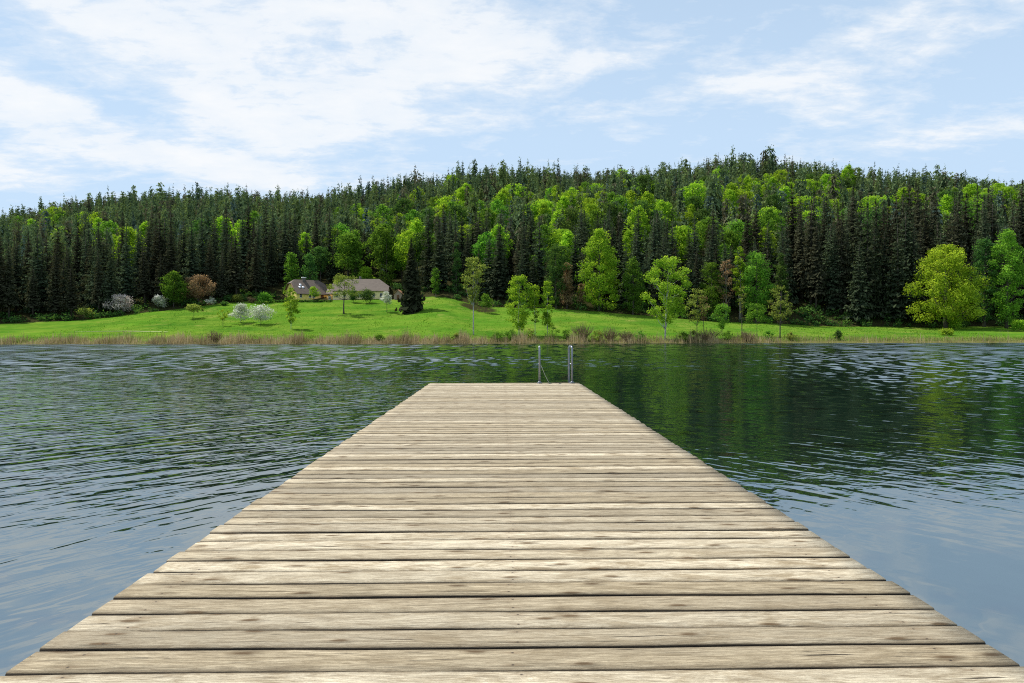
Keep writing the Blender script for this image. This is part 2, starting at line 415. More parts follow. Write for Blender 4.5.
    L(nt, base, b.inputs['Base Color'])
    b.inputs['Roughness'].default_value = .82
    hgt = math_(nt, 'ADD', math_(nt, 'MULTIPLY', grain, .5), math_(nt, 'MULTIPLY', fine, .5))
    hgt = math_(nt, 'ADD', hgt, ramp(nt, kd, [(.05, .9), (.14, 0.)]))
    hgt = math_(nt, 'SUBTRACT', hgt, ramp(nt, crack, [(.275, .8), (.31, 0.)]))
    bp = N(nt, 'ShaderNodeBump'); bp.inputs['Strength'].default_value = 1.; bp.inputs['Distance'].default_value = .010
    L(nt, hgt, bp.inputs['Height']); L(nt, bp.outputs[0], b.inputs['Normal'])
    L(nt, b.outputs[0], out.inputs[0])
    return m
M['plank'] = plank_mat()
M['beam'] = simple('jetty_beam_wood', (.16, .12, .08), (.07, .055, .04), .9, 4.0, 0, .3)
M['steel'] = simple('brushed_steel', (.34, .36, .39), (.24, .26, .29), .40, 9.0, .8)
M['steel_dark'] = simple('dark_steel', (.09, .10, .11), (.05, .055, .06), .45, 9.0, .6)
M['screw'] = simple('rusty_screws', (.20, .15, .10), (.13, .10, .07), .7, 9.0, .2)
M['rope'] = simple('pale_rope', (.52, .50, .42), (.36, .34, .28), .9, 30.)

jetty = empty('jetty', (0, 0, DECKZ), R(.735))
tagged(jetty, 'long weathered plank jetty running out over the lake', 'jetty')
V, Fq, UV = [], [], []
y = YF
pid = 0
NSEG = 26
while y > YN:
    wdt = random.choice([.172, .180, .186, .190, .196]) + random.uniform(-.006, .006)
    gap = random.choice([.010, .011, .013, .015, .019])
    y1, y0 = y, y - wdt + gap
    xa, xb = XL + random.uniform(-.012, .009), XR + random.uniform(-.009, .012)
    dz, tilt = random.uniform(-.002, .002), random.uniform(-.006, .006)
    skew = random.uniform(-.003, .003)
    ph = random.uniform(0, 6.28)
    k0 = len(V)
    prof = [(0, -.045, 0.), (0, -.007, .02), (.007, 0, .06), (.33, .0012, .35), (.67, .0012, .65), (-.007, 0, .94), (1, -.007, .98), (1, -.045, 1.)]
    for i in range(NSEG + 1):
        t = i / NSEG
        x = xa + (xb - xa) * t
        wob = .0022 * math.sin(t * 9 + ph) + .0015 * math.sin(t * 23 + 2 * ph) + skew * (t - .5) * 2
        for j, (a, z, vv) in enumerate(prof):
            if a in (0, 1): yy = y0 if a == 0 else y1
            elif a < 0: yy = y1 + a
            elif a < .1: yy = y0 + a
            else: yy = y0 + (y1 - y0) * a
            ew = .0012 * math.sin(t * 41 + ph * (3 + (j > 3)))
            V.append((x, yy + wob + ew, z + dz + tilt * (vv - .5) * .19 + .0016 * math.sin(t * 7 + ph)))
    for i in range(NSEG):
        for j in range(7):
            a = k0 + i * 8 + j
            Fq.append((a, a + 8, a + 9, a + 1))
            t0, t1 = xa + (xb - xa) * i / NSEG, xa + (xb - xa) * (i + 1) / NSEG
            v0, v1 = pid + min(prof[j][2], .995), pid + min(prof[j + 1][2], .995)
            UV += [(t0, v0), (t1, v0), (t1, v1), (t0, v1)]
        a = k0 + i * 8
        Fq.append((a + 7, a + 15, a + 8, a)); UV += [(0, pid + .01), (.1, pid + .01), (.1, pid + .1), (0, pid + .1)]
    y = y - wdt
    pid += 1
    if pid > 400: break
loops = np.array(Fq).ravel(); sizes = [4] * len(Fq)
ends_l, ends_n, ends_uv = [], [], []
for p in range(pid):
    k0 = p * (NSEG + 1) * 8
    ends_l += [k0 + j for j in range(8)]; ends_n.append(8); ends_uv += [(j * .02, p + .1 + .1 * (j % 4)) for j in range(8)]
    ends_l += [k0 + NSEG * 8 + j for j in range(7, -1, -1)]; ends_n.append(8); ends_uv += [(j * .02, p + .1 + .1 * (j % 4)) for j in range(8)]
me = raw_mesh('deck', V, np.concatenate([loops, ends_l]), sizes + ends_n, M['plank'], False, None, None, UV + ends_uv)
link('deck', me, jetty)
for bx in (XL + .22, .05, XR - .22):
    mb = MB(); mb.box(bx - .06, bx + .06, YN + .05, YF - .06, -.25, -.052, 0, .006); mb.build('beam', M['beam'], jetty)
for yy in (YF - .35, YF - 6.2, YF - 12., YF - 18, YF - 24, YF - 30):
    for bx in (XL + .22, XR - .22):
        mb = MB(); mb.tube([(bx, yy, -3.2), (bx, yy, -.252)], [.11, .10], 12); mb.build('pile', M['beam'], jetty, True)

# swimming ladder at the jetty's end
lad = empty('swim_ladder', (0, 0, DECKZ))
tagged(lad, 'steel swimming ladder with two tall handrails at the jetty end', 'ladder')
def wx(u, d): return (u - CX) / F * d
dl = 17.93
xl, xr = wx(539.5, dl), wx(572.0, dl)
def rail(x, dx, parent):
    pts = [(x, dl, 0)]
    top = .89
    pts += [(x, dl, top - .07)]
    for k in range(1, 6):
        a = math.pi / 2 * k / 5
        pts.append((x + dx * .15 * (1 - math.cos(a)), dl + .07 * (1 - math.cos(a)), top - .07 + .07 * math.sin(a)))
    for k in range(0, 6):
        a = math.pi / 2 * k / 5
        pts.append((x + dx * (.8 + .2 * math.sin(a)), dl + .30 + .07 * math.sin(a), top - .07 + .07 * math.cos(a)))
    pts.append((x + dx, dl + .37, -1.25))
    mb = MB(); mb.tube(pts, .024, 12); h = mb.build('handrail', M['steel'], parent, True)
    mb = MB(); mb.box(x - .06, x + .06, dl - .06, dl + .06, .004, .016, 0, .003)
    mb.tube([(x, dl, .016), (x, dl, .05)], .034, 12); mb.build('base_plate', M['steel'], h)
    mb = MB(); mb.tube([(x - .02, dl - .002, .47), (x + dx + .02, dl + .372, .47)], .016, 8); mb.build('cross_bar', M['steel'], h)
    return h
rail(xl, .012, lad); rail(xr, -.048, lad)
for k in range(4):
    mb = MB(); mb.box(xl - .0, xr - .07, dl + .34, dl + .40, -.30 - k * .27, -.27 - k * .27, 0, .005); mb.build('rung', M['steel'], lad)
pts = []
for i in range(16):
    t = i / 15
    pts.append((xl + .03 + .21 * t, dl - .03 - .02 * t, .44 * (1 - t) ** 1.25 + .012))
for i in range(1, 9):
    t = i / 8
    pts.append((xl + .24 + .10 * t - .30 * max(0, t - .5), dl - .05 - .10 * math.sin(t * 3), .014))
mb = MB(); mb.tube(pts, .0065, 6); mb.build('safety_rope', M['rope'], lad, True)

# ------------------------------------------------------------------ trees
def quads(C, A, B):
    """C centres, A and B half axes -> vertices of quads"""
    return np.stack([C - A - B, C + A - B, C + A + B, C - A + B], 1).reshape(-1, 3)

def spruce_arrays(r, h, rad, whorls, br, sprays, size, bare=.06, expo=.70, leader=3):
    Cs, As, Bs, T = [], [], [], []
    lean = r.normal(0, .006, 2) * h
    for i in range(whorls):
        t = (i + r.uniform(-.3, .3)) / whorls
        t = min(max(t, 0), .985)
        z0 = h * (bare + (1 - bare) * t)
        Rw = rad * ((1 - t) ** expo) * r.uniform(.72, 1.14) + .05
        nb = max(4, int(br * (1 - t * .55)))
        a0 = r.uniform(0, 6.28)
        for k in range(nb):
            a = a0 + 6.283 * k / nb + r.normal(0, .22)
            Lb = Rw * r.uniform(.65, 1.12)
            droop = .38 - .62 * t + r.normal(0, .08)
            zb = z0 + r.uniform(-.75, .55) * h * (1 - bare) / whorls
            d = np.array([math.cos(a), math.sin(a), 0]); side = np.array([-d[1], d[0], 0])
            for j in range(sprays):
                s = (j + r.uniform(.35, .9)) / sprays
                p = d * Lb * s; p[2] = zb - Lb * droop * s * (1.25 - .45 * s) + r.normal(0, .05)
                p[:2] += lean * t
                w = size * (1.05 - .40 * s) * (1 - .45 * t) * min(1, .42 + 1.1 * Rw / rad) * r.uniform(.7, 1.25)
                l = Lb / sprays * .95
                tilt = r.normal(0, .95)
                hang = r.uniform(.25, .95)
                ax = d * l * .62 * (1 - .4 * hang) - np.array([0, 0, l * (droop * .6 + hang * .55)])
                bx_ = side * math.cos(tilt) * w * .5 + np.array([0, 0, math.sin(tilt) * w * .5])
                p = p + side * r.normal(0, .14) * Lb * s
                Cs.append(p); As.append(ax); Bs.append(bx_)
                T.append(np.clip(.02 + .50 * s * r.uniform(.5, 1.2) + .28 * t + r.normal(0, .10), 0, 1))  # tops brightened as if lit, painted into the tint; outer sprays lighter too
    # leading shoot
    for k in range(leader):
        a = k * 1.3
        Cs.append(np.array([lean[0], lean[1], h * (.965 + .007 * k)])); As.append(np.array([0, 0, h * .022])); Bs.append(np.array([math.cos(a), math.sin(a), 0]) * .16 * (1 - k * .15) * (rad / 3.5)); T.append(.4)
    return np.array(Cs), np.array(As), np.array(Bs), np.array(T)

def quad_mesh(name, C, A, B, T, mats, taper=.35):
    """diamond-ish leaf sprays: narrower at the outer end"""
    n = len(C)
    v = np.stack([C - A - B, C + A - B * taper, C + A + B * taper, C - A + B], 1).reshape(-1, 3)
    return raw_mesh(name, v, np.arange(4 * n), np.full(n, 4), mats, False, None, T)

def trunk_mb(h, r0, bend=0.0, top=.9, n=7, r=None, steps=6, lean=(0, 0)):
    pts, rad = [], []
    ph = (r.uniform(0, 6.28) if r is not None else 0)
    for i in range(steps + 1):
        t = i / steps * top
        pts.append((lean[0] * h * t + bend * h * math.sin(t * 3 + ph) * t, lean[1] * h * t + bend * h * math.cos(t * 2.3 + ph) * t, h * t - (.3 if i == 0 else 0)))
        rad.append(r0 * (1 - .86 * t / top) * (1.25 if i == 0 else 1))
    mb = MB(); mb.tube(pts, rad, n)
    return mb, pts, rad

def leaf_cloud(r, centres, radii, n_each, size, squash=.8):
    Cs, Ns, T = [], [], []
    for c, ra, n in zip(centres, radii, n_each):
        d = r.normal(size=(n, 3)); d /= np.linalg.norm(d, axis=1)[:, None]
        rr = r.random(n) ** .45
        p = d * rr[:, None] * ra * np.array([r.uniform(.7, 1.35), r.uniform(.7, 1.35), squash * r.uniform(.65, 1.15)])
        # ragged: push some leaves out along a few arms
        Cs.append(c + p * r.uniform(.8, 1.18, (n, 1)))
        nn = d * .45 + np.array([0, 0, .45]) + r.normal(0, .55, (n, 3))
        Ns.append(nn / np.linalg.norm(nn, axis=1)[:, None])
        T.append(np.clip(.38 + .34 * d[:, 2] * rr + r.normal(0, .17, n) + r.normal(0, .17), 0, 1))  # lit clump tops and shaded undersides put into the tint, plus random tone
    C = np.concatenate(Cs); Nn = np.concatenate(Ns); T = np.concatenate(T)
    a = np.cross(Nn, r.normal(size=Nn.shape)); a /= np.linalg.norm(a, axis=1)[:, None]
    b = np.cross(Nn, a)
    s = size * r.uniform(.6, 1.35, (len(C), 1))
    return C, a * s * .5, b * s * .36, T

PROFILE = {
    'round': lambda t: math.sqrt(max(0, 1 - (2 * t - 1) ** 2)),
    'oval': lambda t: math.sqrt(max(0, 1 - (2 * t - 1) ** 2)) ** .8,
    'egg': lambda t: (math.sin(math.pi * min(1, t * .82 + .16)) ** .75) * (1 - .18 * t),
    'cone': lambda t: (1 - t) ** .6 * min(1, .55 + t * 3),
    'dome': lambda t: math.sqrt(max(0, 1 - t ** 2)) * min(1, .72 + t * 1.2),
    'top': lambda t: (t ** .7) * (1 - max(0, t - .72) / .28 * .55),
    'flat': lambda t: 1.0 - .35 * t,
}

def crown_layout(r, H, W, z0, prof, n, cr):
    P, Rr = [], []
    for i in range(n):
        t = (i + r.uniform(.1, .9)) / n
        w = PROFILE[prof](t) * W / 2
        a = i * 2.39996 + r.normal(0, .35)
        rad = cr * r.uniform(.6, 1.4) * (.7 + .3 * PROFILE[prof](t))
        d = max(0, w * r.uniform(.85, 1.12) - rad * .7) * (r.random() ** .35)
        z = z0 + (H - z0) * t
        z = min(z, H - rad * .55)
        P.append(np.array([math.cos(a) * d, math.sin(a) * d, z])); Rr.append(rad)
    return P, Rr

def tree_parts(r, H, W, z0f, prof, nc, crf, leaves, leafsize, bend=.015, lean=(0, 0), r0f=.016, fork=None, limbs=12):
    """crown arrays and a trunk with limbs, for a tree H tall and W wide"""
    z0 = H * z0f
    cr = crf * W
    P, Rr = crown_layout(r, H, W, z0 + cr * .4, prof, nc, cr)
    mb, pts, rad = trunk_mb(H, max(.05, H * r0f), bend, .86, 7, r, 7, lean)
    for i, p in enumerate(P): p[:2] += np.array(lean) * p[2]
    tot = sum(x ** 2 for x in Rr)
    n_each = [max(8, int(leaves * x ** 2 / tot)) for x in Rr]
    cloud = leaf_cloud(r, P, Rr, n_each, leafsize)
    pa = np.array(pts)
    for i in np.linspace(0, len(P) - 1, min(limbs, len(P))).astype(int):
        c = P[i]
        zs = max(z0 * .8, c[2] - H * .22)
        k = int(np.argmin(np.abs(pa[:, 2] - zs)))
        k = min(max(k, 1), len(pts) - 2)
        s = pa[k]; m_ = (s * .45 + c * .55) + np.array([0, 0, -.04 * H]) + r.normal(0, .012 * H, 3)
        rr = rad[k] * .5
        mb.tube([s, m_, c], [rr, rr * .6, rr * .2], 5)
    return cloud, mb

def place_tree(name, label, cat, u, base, top, wpx, leafmat, bark='bark', prof='round', z0=.3, nc=26, crf=.19, leaves=3000, ls=.36, bend=.015, lean=(0, 0), r0=.016, limbs=12, group=None, seed=0, dy=0.0):
    x, d, z = at_ground(u, base)
    sc = d / F
    H, W = (base - top) * sc, wpx * sc * 1.12
    r = np.random.default_rng(1000 + int(u * 7) + seed)
    cloud, mb = tree_parts(r, H, W, z0, prof, nc, crf, int(leaves * 1.7), ls * .78, bend, lean, r0, None, limbs)
    root = empty(name, (x, d + dy, z))
    tagged(root, label, cat, group)
    mb.build('trunk', M[bark], root, True)
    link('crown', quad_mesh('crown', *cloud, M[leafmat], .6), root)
    return root

PT = place_tree
# meadow on the left
PT('fruit_tree', 'small pale green fruit tree standing alone at the left end of the meadow', 'tree', 84, 319, 307.5, 17, 'olive', prof='flat', z0=.35, nc=12, crf=.22, leaves=700, ls=.3)
PT('blossom_tree', 'low wide pinkish white blossom tree at the forest foot above the fruit tree', 'tree', 121, 314, 294, 27, 'blossom_pink', prof='dome', z0=.18, nc=20, crf=.2, leaves=1500, ls=.33)
PT('blossom_tree', 'small greenish white blossom tree beside the green tree at the forest edge', 'tree', 159, 308, 295, 18, 'blossom', prof='dome', z0=.15, nc=14, crf=.2, leaves=800, ls=.3)
PT('broadleaf_tree', 'rounded dark green tree behind the copper tree at the forest edge', 'tree', 174, 307, 271, 27, 'mid', prof='egg', z0=.12, nc=24, crf=.2, leaves=2600)
PT('copper_tree', 'round coppery brown leaved tree on the meadow crest near the left forest', 'tree', 199, 304.5, 275, 31, 'copper', prof='round', z0=.2, nc=26, crf=.17, leaves=2600, ls=.32)
PT('blossom_bush', 'tiny white blossom bush at the right foot of the copper tree', 'bush', 211, 304.5, 296.5, 10, 'blossom', prof='dome', z0=.05, nc=8, crf=.25, leaves=300, ls=.28)
PT('umbrella_tree', 'small flat topped olive green tree on the open slope under the copper tree', 'tree', 194, 318, 304.5, 20, 'olive', prof='flat', z0=.52, nc=12, crf=.18, leaves=750, ls=.3)
PT('fruit_tree', 'whitish green fruit tree left of the pair on the slope below the house', 'tree', 241, 323, 303, 20, 'blossom', prof='dome', z0=.16, nc=18, crf=.2, leaves=1300, ls=.28)
PT('fruit_tree', 'wide white blossoming fruit tree right of the pair below the house', 'tree', 261, 324, 305, 25, 'blossom', prof='dome', z0=.2, nc=18, crf=.19, leaves=1200, ls=.28, seed=3)
PT('young_tree', 'very sparse young yellow green tree between the flat topped tree and the fruit tree pair', 'tree', 223, 325.5, 308.5, 14, 'yellow', prof='oval', z0=.3, nc=12, crf=.14, leaves=220, ls=.25, r0=.007)
PT('garden_bush', 'pale green round bush at the left end of the garden row', 'bush', 237, 302, 294.5, 13, 'olive', prof='dome', z0=.03, nc=12, crf=.25, leaves=700, ls=.3)
PT('garden_bush', 'low dark bush below and left of the pale bush in the garden row', 'bush', 224, 305, 301, 9, 'deep', prof='dome', z0=.0, nc=8, crf=.25, leaves=300, ls=.3)
PT('garden_bush', 'fresh green round topped bush nearest the house gable', 'bush', 265, 302.5, 292.5, 17, 'mid', prof='dome', z0=.03, nc=16, crf=.24, leaves=1000, ls=.3)
PT('garden_bush', 'small reddish bush between the two garden bushes', 'bush', 252, 302, 297.5, 8, 'copper', prof='dome', z0=.0, nc=8, crf=.26, leaves=260, ls=.28)
PT('columnar_birch', 'slim yellow green birch standing in front of the house gable', 'tree', 291, 329, 287, 15, 'yellow', 'bark_birch', 'oval', z0=.12, nc=26, crf=.2, leaves=1500, ls=.27, r0=.006)
PT('gnarled_tree', 'gnarled olive tree with crooked dark trunk in front of the house roofs', 'tree', 344, 314, 275, 38, 'olive', 'bark', 'flat', z0=.46, nc=24, crf=.105, leaves=1300, ls=.3, bend=.08, lean=(-.05, 0), r0=.022, limbs=18)
PT('round_tree', 'round bright green tree rising behind the house roofs', 'tree', 356, 299, 262, 26, 'bright', prof='dome', z0=.2, nc=30, crf=.18, leaves=3200, ls=.34, dy=14)
PT('garden_bush', 'left dark ball shaped bush on a stem in front of the long house', 'bush', 353.5, 302.5, 290, 12, 'deep', prof='round', z0=.16, nc=14, crf=.24, leaves=900, ls=.28)
PT('garden_bush', 'right and wider dark ball shaped bush in front of the long house', 'bush', 367, 303, 289.5, 17, 'deep', prof='dome', z0=.14, nc=16, crf=.24, leaves=1200, ls=.28)
PT('blossom_tree', 'small cream blossom tree in front of the right end of the long house', 'tree', 387, 312, 291.5, 12, 'blossom', prof='dome', z0=.4, nc=14, crf=.2, leaves=700, ls=.26)
PT('fruit_tree', 'tiny green fruit tree growing against the left house front', 'tree', 313.5, 301.5, 286, 13, 'bright', prof='dome', z0=.3, nc=12, crf=.22, leaves=600, ls=.28)
# shore and middle
PT('poplar_tree', 'tall sparse olive leaved tree with pale bare trunk on the shore', 'tree', 473.5, 335, 257, 39, 'olive', 'bark_birch', 'top', z0=.40, nc=34, crf=.12, leaves=1500, ls=.33, bend=.008, r0=.009, limbs=24)
PT('fruit_tree', 'small round fruit tree with whitish top by the leaf littered slope', 'tree', 486, 313, 294, 15, 'mid', prof='dome', z0=.3, nc=14, crf=.22, leaves=800, ls=.28)
PT('birch_tree', 'bushy fresh green birch cluster on the shore left of the smaller birch', 'tree', 519, 336, 275, 30, 'bright', 'bark_birch', 'oval', z0=.09, nc=30, crf=.17, leaves=2600, ls=.3, r0=.007)
PT('birch_tree', 'thin light green birch leaning against the big birch cluster', 'tree', 535, 336, 285, 14, 'bright', 'bark_birch', 'oval', z0=.25, nc=20, crf=.22, leaves=1000, ls=.28, r0=.007)
PT('birch_tree', 'slender pointed green birch directly above the ladder handrails', 'tree', 547.5, 336, 281, 17, 'bright', 'bark_birch', 'egg', z0=.15, nc=26, crf=.2, leaves=1400, ls=.28, r0=.007, seed=2)
PT('copper_tree', 'coppery brown tree at the forest foot left of the tallest bright tree', 'tree', 567, 309, 263, 19, 'copper', 'bark', 'egg', z0=.08, nc=28, crf=.22, leaves=2000, ls=.34)
PT('copper_tree', 'small brownish tree tucked between the copper tree and the tallest bright tree', 'tree', 581, 310, 284, 11, 'copper', 'bark', 'egg', z0=.2, nc=14, crf=.24, leaves=600, ls=.32)
PT('broadleaf_tree', 'tallest bright green broad tree in the middle of the forest edge', 'tree', 599, 311, 229, 47, 'bright', 'bark', 'egg', z0=.02, nc=48, crf=.14, leaves=6500, ls=.4)
PT('broadleaf_tree', 'upright green tree right of the tallest bright tree at the forest edge', 'tree', 633, 315, 257, 25, 'mid', 'bark', 'egg', z0=.05, nc=34, crf=.2, leaves=3000, ls=.36)
PT('birch_tree', 'leaning yellow green birch with a long pale trunk on the right shore', 'tree', 665, 340, 257, 47, 'yellow', 'bark_birch', 'oval', z0=.2, nc=34, crf=.135, leaves=4000, ls=.33, lean=(.05, 0), bend=.01, r0=.011, limbs=22)
PT('alder_tree', 'sparse brownish green twin of the thin shore trees just right of the leaning birch', 'tree', 697, 338, 289, 24, 'olive', 'bark', 'oval', z0=.3, nc=24, crf=.15, leaves=800, ls=.28, r0=.009, limbs=18)
PT('alder_tree', 'thin dark trunked tree with faint brown crown third along the right shore', 'tree', 704, 338, 296, 15, 'copper', 'bark', 'top', z0=.4, nc=16, crf=.18, leaves=300, ls=.28, r0=.010, lean=(-.02, 0))
PT('alder_tree', 'short green thin stemmed shore tree between the brown one and the tall dark stem', 'tree', 722, 337, 304, 21, 'mid', 'bark', 'round', z0=.22, nc=20, crf=.17, leaves=800, ls=.28, r0=.009, limbs=16)
PT('alder_tree', 'nearly bare shore tree with a straight dark stem under the tall green pair', 'tree', 742, 337, 287, 14, 'olive', 'bark', 'top', z0=.45, nc=14, crf=.14, leaves=180, ls=.28, r0=.011)
PT('alder_tree', 'low spreading green shore tree left of the rightmost dark stem', 'tree', 757, 337, 304, 26, 'mid', 'bark', 'flat', z0=.4, nc=20, crf=.15, leaves=800, ls=.28, r0=.010, limbs=16)
PT('alder_tree', 'sparse olive shore tree with thick dark stem at the right end of the row', 'tree', 780, 339, 286, 28, 'olive', 'bark', 'oval', z0=.33, nc=26, crf=.13, leaves=800, ls=.28, r0=.013, limbs=20)
PT('broadleaf_tree', 'full leafy green tree standing behind the row of thin shore trees', 'tree', 756, 323, 253, 34, 'mid', 'bark', 'oval', z0=.05, nc=48, crf=.17, leaves=4800, ls=.36)
PT('broadleaf_tree', 'narrow paler tree rising just left of the full leafy green tree', 'tree', 740, 322, 247, 16, 'bright', 'bark_grey', 'oval', z0=.3, nc=26, crf=.2, leaves=1500, ls=.36)
PT('broadleaf_tree', 'narrow dark green tree just right of the full leafy green tree', 'tree', 781, 323, 254, 18, 'deep', 'bark', 'egg', z0=.05, nc=28, crf=.22, leaves=2200, ls=.36)
PT('broadleaf_tree', 'medium green tree behind the leaning birch and the thin shore trees', 'tree', 712, 319, 262, 26, 'mid', 'bark', 'oval', z0=.05, nc=32, crf=.18, leaves=2400, ls=.36, seed=5)
PT('broadleaf_tree', 'faded brown and half bare tree behind the thin shore trees', 'tree', 726, 320, 260, 20, 'copper', 'bark_grey', 'oval', z0=.15, nc=22, crf=.16, leaves=800, ls=.34, limbs=20)
# right
PT('maple_tree', 'huge domed golden green maple standing before the dark conifers on the right', 'tree', 931, 328, 249, 70, 'maple', 'bark', 'dome', z0=.05, nc=75, crf=.115, leaves=11000, ls=.38, r0=.024, limbs=30, dy=-6)
PT('broadleaf_tree', 'tall vivid green tree beside the right edge of the forest', 'tree', 998, 328, 232, 32, 'vivid', 'bark', 'oval', z0=.03, nc=60, crf=.18, leaves=5500, ls=.38, dy=-3)
PT('broadleaf_tree', 'tall dull green tree at the left shoulder of the vivid green one', 'tree', 984, 328, 240, 26, 'deep', 'bark', 'oval', z0=.05, nc=40, crf=.2, leaves=3200, ls=.38)
PT('shore_bush', 'light green bush at the right foot of the huge maple', 'bush', 955, 330, 319, 17, 'bright', prof='dome', z0=.0, nc=12, crf=.24, leaves=700, ls=.3)
PT('shore_bush', 'light green bush cut by the right edge of the picture', 'bush', 1020, 332, 321, 18, 'bright', prof='dome', z0=.0, nc=12, crf=.24, leaves=700, ls=.3, seed=2)
PT('shore_bush', 'bright low bush in the sedge in front of the maple foot', 'bush', 947, 336, 329.5, 15, 'yellow', prof='dome', z0=.0, nc=10, crf=.25, leaves=500, ls=.26)
PT('shore_bush', 'small dark bush at the water edge below the dark right conifers', 'bush', 838, 341, 331, 9, 'deep', prof='egg', z0=.0, nc=10, crf=.26, leaves=400, ls=.26)
# broadleaves in front of the conifers
PT('broadleaf_tree', 'rounded green tree at the forest foot left of the house', 'tree', 280, 300, 248, 22, 'mid', 'bark', 'egg', z0=.05, nc=30, crf=.22, leaves=2600, ls=.38, dy=11)
PT('broadleaf_tree', 'dark green broad tree behind the left house chimney', 'tree', 302, 299.5, 250, 21, 'deep', 'bark', 'egg', z0=.05, nc=30, crf=.22, leaves=2400, ls=.38, dy=8)
PT('broadleaf_tree', 'tall pale topped green tree between the left house and the round tree', 'tree', 344, 299, 221, 17, 'mid', 'bark', 'oval', z0=.08, nc=34, crf=.24, leaves=2400, ls=.38, dy=16)
PT('broadleaf_tree', 'tall pointed green tree behind the right end of the long house', 'tree', 378, 298, 222, 26, 'mid', 'bark', 'egg', z0=.05, nc=40, crf=.2, leaves=3400, ls=.38, dy=14)
PT('broadleaf_tree', 'pale green bushy tree just right of the lone spruce', 'tree', 436, 297, 268, 10, 'mid', 'bark_grey', 'oval', z0=.1, nc=16, crf=.26, leaves=900, ls=.34)
PT('broadleaf_tree', 'dull green tree behind the copper tree at the forest foot', 'tree', 556, 309, 245, 25, 'deep', 'bark', 'oval', z0=.05, nc=34, crf=.2, leaves=2400, ls=.38)
PT('broadleaf_tree', 'small bright crown on a slim stem above the fruit tree by the leaf litter', 'tree', 455, 299, 240, 13, 'deep', 'bark', 'egg', z0=.2, nc=18, crf=.24, leaves=1100, ls=.36, dy=6)

# bare twiggy bushes among the reeds
def twig_bush(label, u, base, top, wpx, n=420):
    x, d, z = at_ground(u, base); sc = d / F
    H, W = (base - top) * sc, wpx * sc
    r = np.random.default_rng(int(u))
    C, A, B, T = [], [], [], []
    for i in range(n):
        a = r.uniform(0, 6.28); out = r.random() ** .6
        l = H * r.uniform(.25, .6)
        s = r.random()
        dv = np.array([math.cos(a) * out * .8, math.sin(a) * out * .8, 1.0]) + r.normal(0, .25, 3); dv /= np.linalg.norm(dv)
        p = np.array([math.cos(a) * out * W * .5 * s, math.sin(a) * out * W * .5 * s, H * s * (1 - .35 * out) * .9])
        sd = np.cross(dv, r.normal(size=3)); sd /= np.linalg.norm(sd)
        C.append(p); A.append(dv * l * .5); B.append(sd * .035); T.append(r.random())
    lf = leaf_cloud(r, [np.array([0, 0, H * .55])], [W * .5], [n // 5], .16, H / W * .8)
    root = empty('twiggy_bush', (x, d, z)); tagged(root, label, 'bush')
    link('twigs', quad_mesh('twigs', np.array(C), np.array(A), np.array(B), np.array(T), M['twig'], .3), root)
    link('leaves', quad_mesh('leaves', *lf, M['olive'], .6), root)
twig_bush('bare brown twiggy bush on the shore right of the ladder handrails', 583, 341, 322, 26)
twig_bush('wide half bare bush in the reeds between the handrails and the leaning birch', 610, 341, 326, 28)
twig_bush('dark bare bush in the reeds below the thin shore trees', 707, 341.5, 328, 34)
twig_bush('bare bush in the reeds right of the leaning birch foot', 627, 342, 330, 18)
twig_bush('round bare bush in the reeds before the low spreading shore tree', 748, 342, 330, 24)
twig_bush('brown twiggy tuft standing up among the left reeds', 215, 342, 329, 20, 300)

for i, (u, b, t, w) in enumerate([(456, 341, 333, 10), (497, 341, 331, 15), (511, 341.5, 330, 13), (530, 341.5, 328, 17), (553, 341.5, 327, 16), (566, 341.5, 330, 13), (598, 342, 331, 14), (640, 342, 331, 12), (683, 342, 332, 14), (694, 341.5, 331, 12), (728, 341.5, 331, 14), (768, 341.5, 331, 13), (791, 341.5, 333, 11), (380, 342, 334, 11), (405, 342, 335, 9)]):
    place_tree('reed_shrub', 'low light green shrub standing among the reeds of the far shore', 'shrub', u, b, t, w, 'olive' if i % 3 == 0 else 'mid', 'bark', 'round', z0=.0, nc=9, crf=.2, leaves=330, ls=.22, group='low shrubs among the reeds', limbs=8)

# lone spruce beside the house
def make_spruce_meshes(seed, h, rad, m, whorls=30, br=11, sprays=6, size=1.1, bare=.06, expo=.7):
    r = np.random.default_rng(seed)
    arr = spruce_arrays(r, h, rad, whorls, br, sprays, size, bare, expo)
    crown = quad_mesh('crown', *arr, M[m], .45)
    mb, _, _ = trunk_mb(h, h * .0105, .0, .93, 6, r, 3)
    trunk = raw_mesh('trunk', mb.v, mb.l, mb.n, M['bark'], True)
    both = quad_mesh('spruce_tree', *arr, [M[m], M['bark']], .4)
    # crown and trunk in one mesh, for the copies too far off to show parts
    nv = len(arr[0]) * 4
    v = np.concatenate([np.stack([arr[0] - arr[1] - arr[2], arr[0] + arr[1] - arr[2] * .4, arr[0] + arr[1] + arr[2] * .4, arr[0] - arr[1] + arr[2]], 1).reshape(-1, 3), np.array(mb.v)])
    both = raw_mesh('spruce_tree', v, np.concatenate([np.arange(nv), np.array(mb.l) + nv]), np.concatenate([np.full(len(arr[0]), 4), mb.n]), [M[m], M['bark']], False,
                    np.concatenate([np.zeros(len(arr[0])), np.ones(len(mb.n))]), np.concatenate([arr[3], np.zeros(len(mb.n))]))
    return crown, trunk, both

x, d, z = at_ground(412, 312)
Hs = 74 * d / F
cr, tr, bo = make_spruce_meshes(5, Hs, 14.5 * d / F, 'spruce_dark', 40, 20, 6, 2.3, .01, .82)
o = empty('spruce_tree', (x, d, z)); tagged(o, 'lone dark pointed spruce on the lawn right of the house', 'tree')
link('trunk', tr, o); link('crown', cr, o)

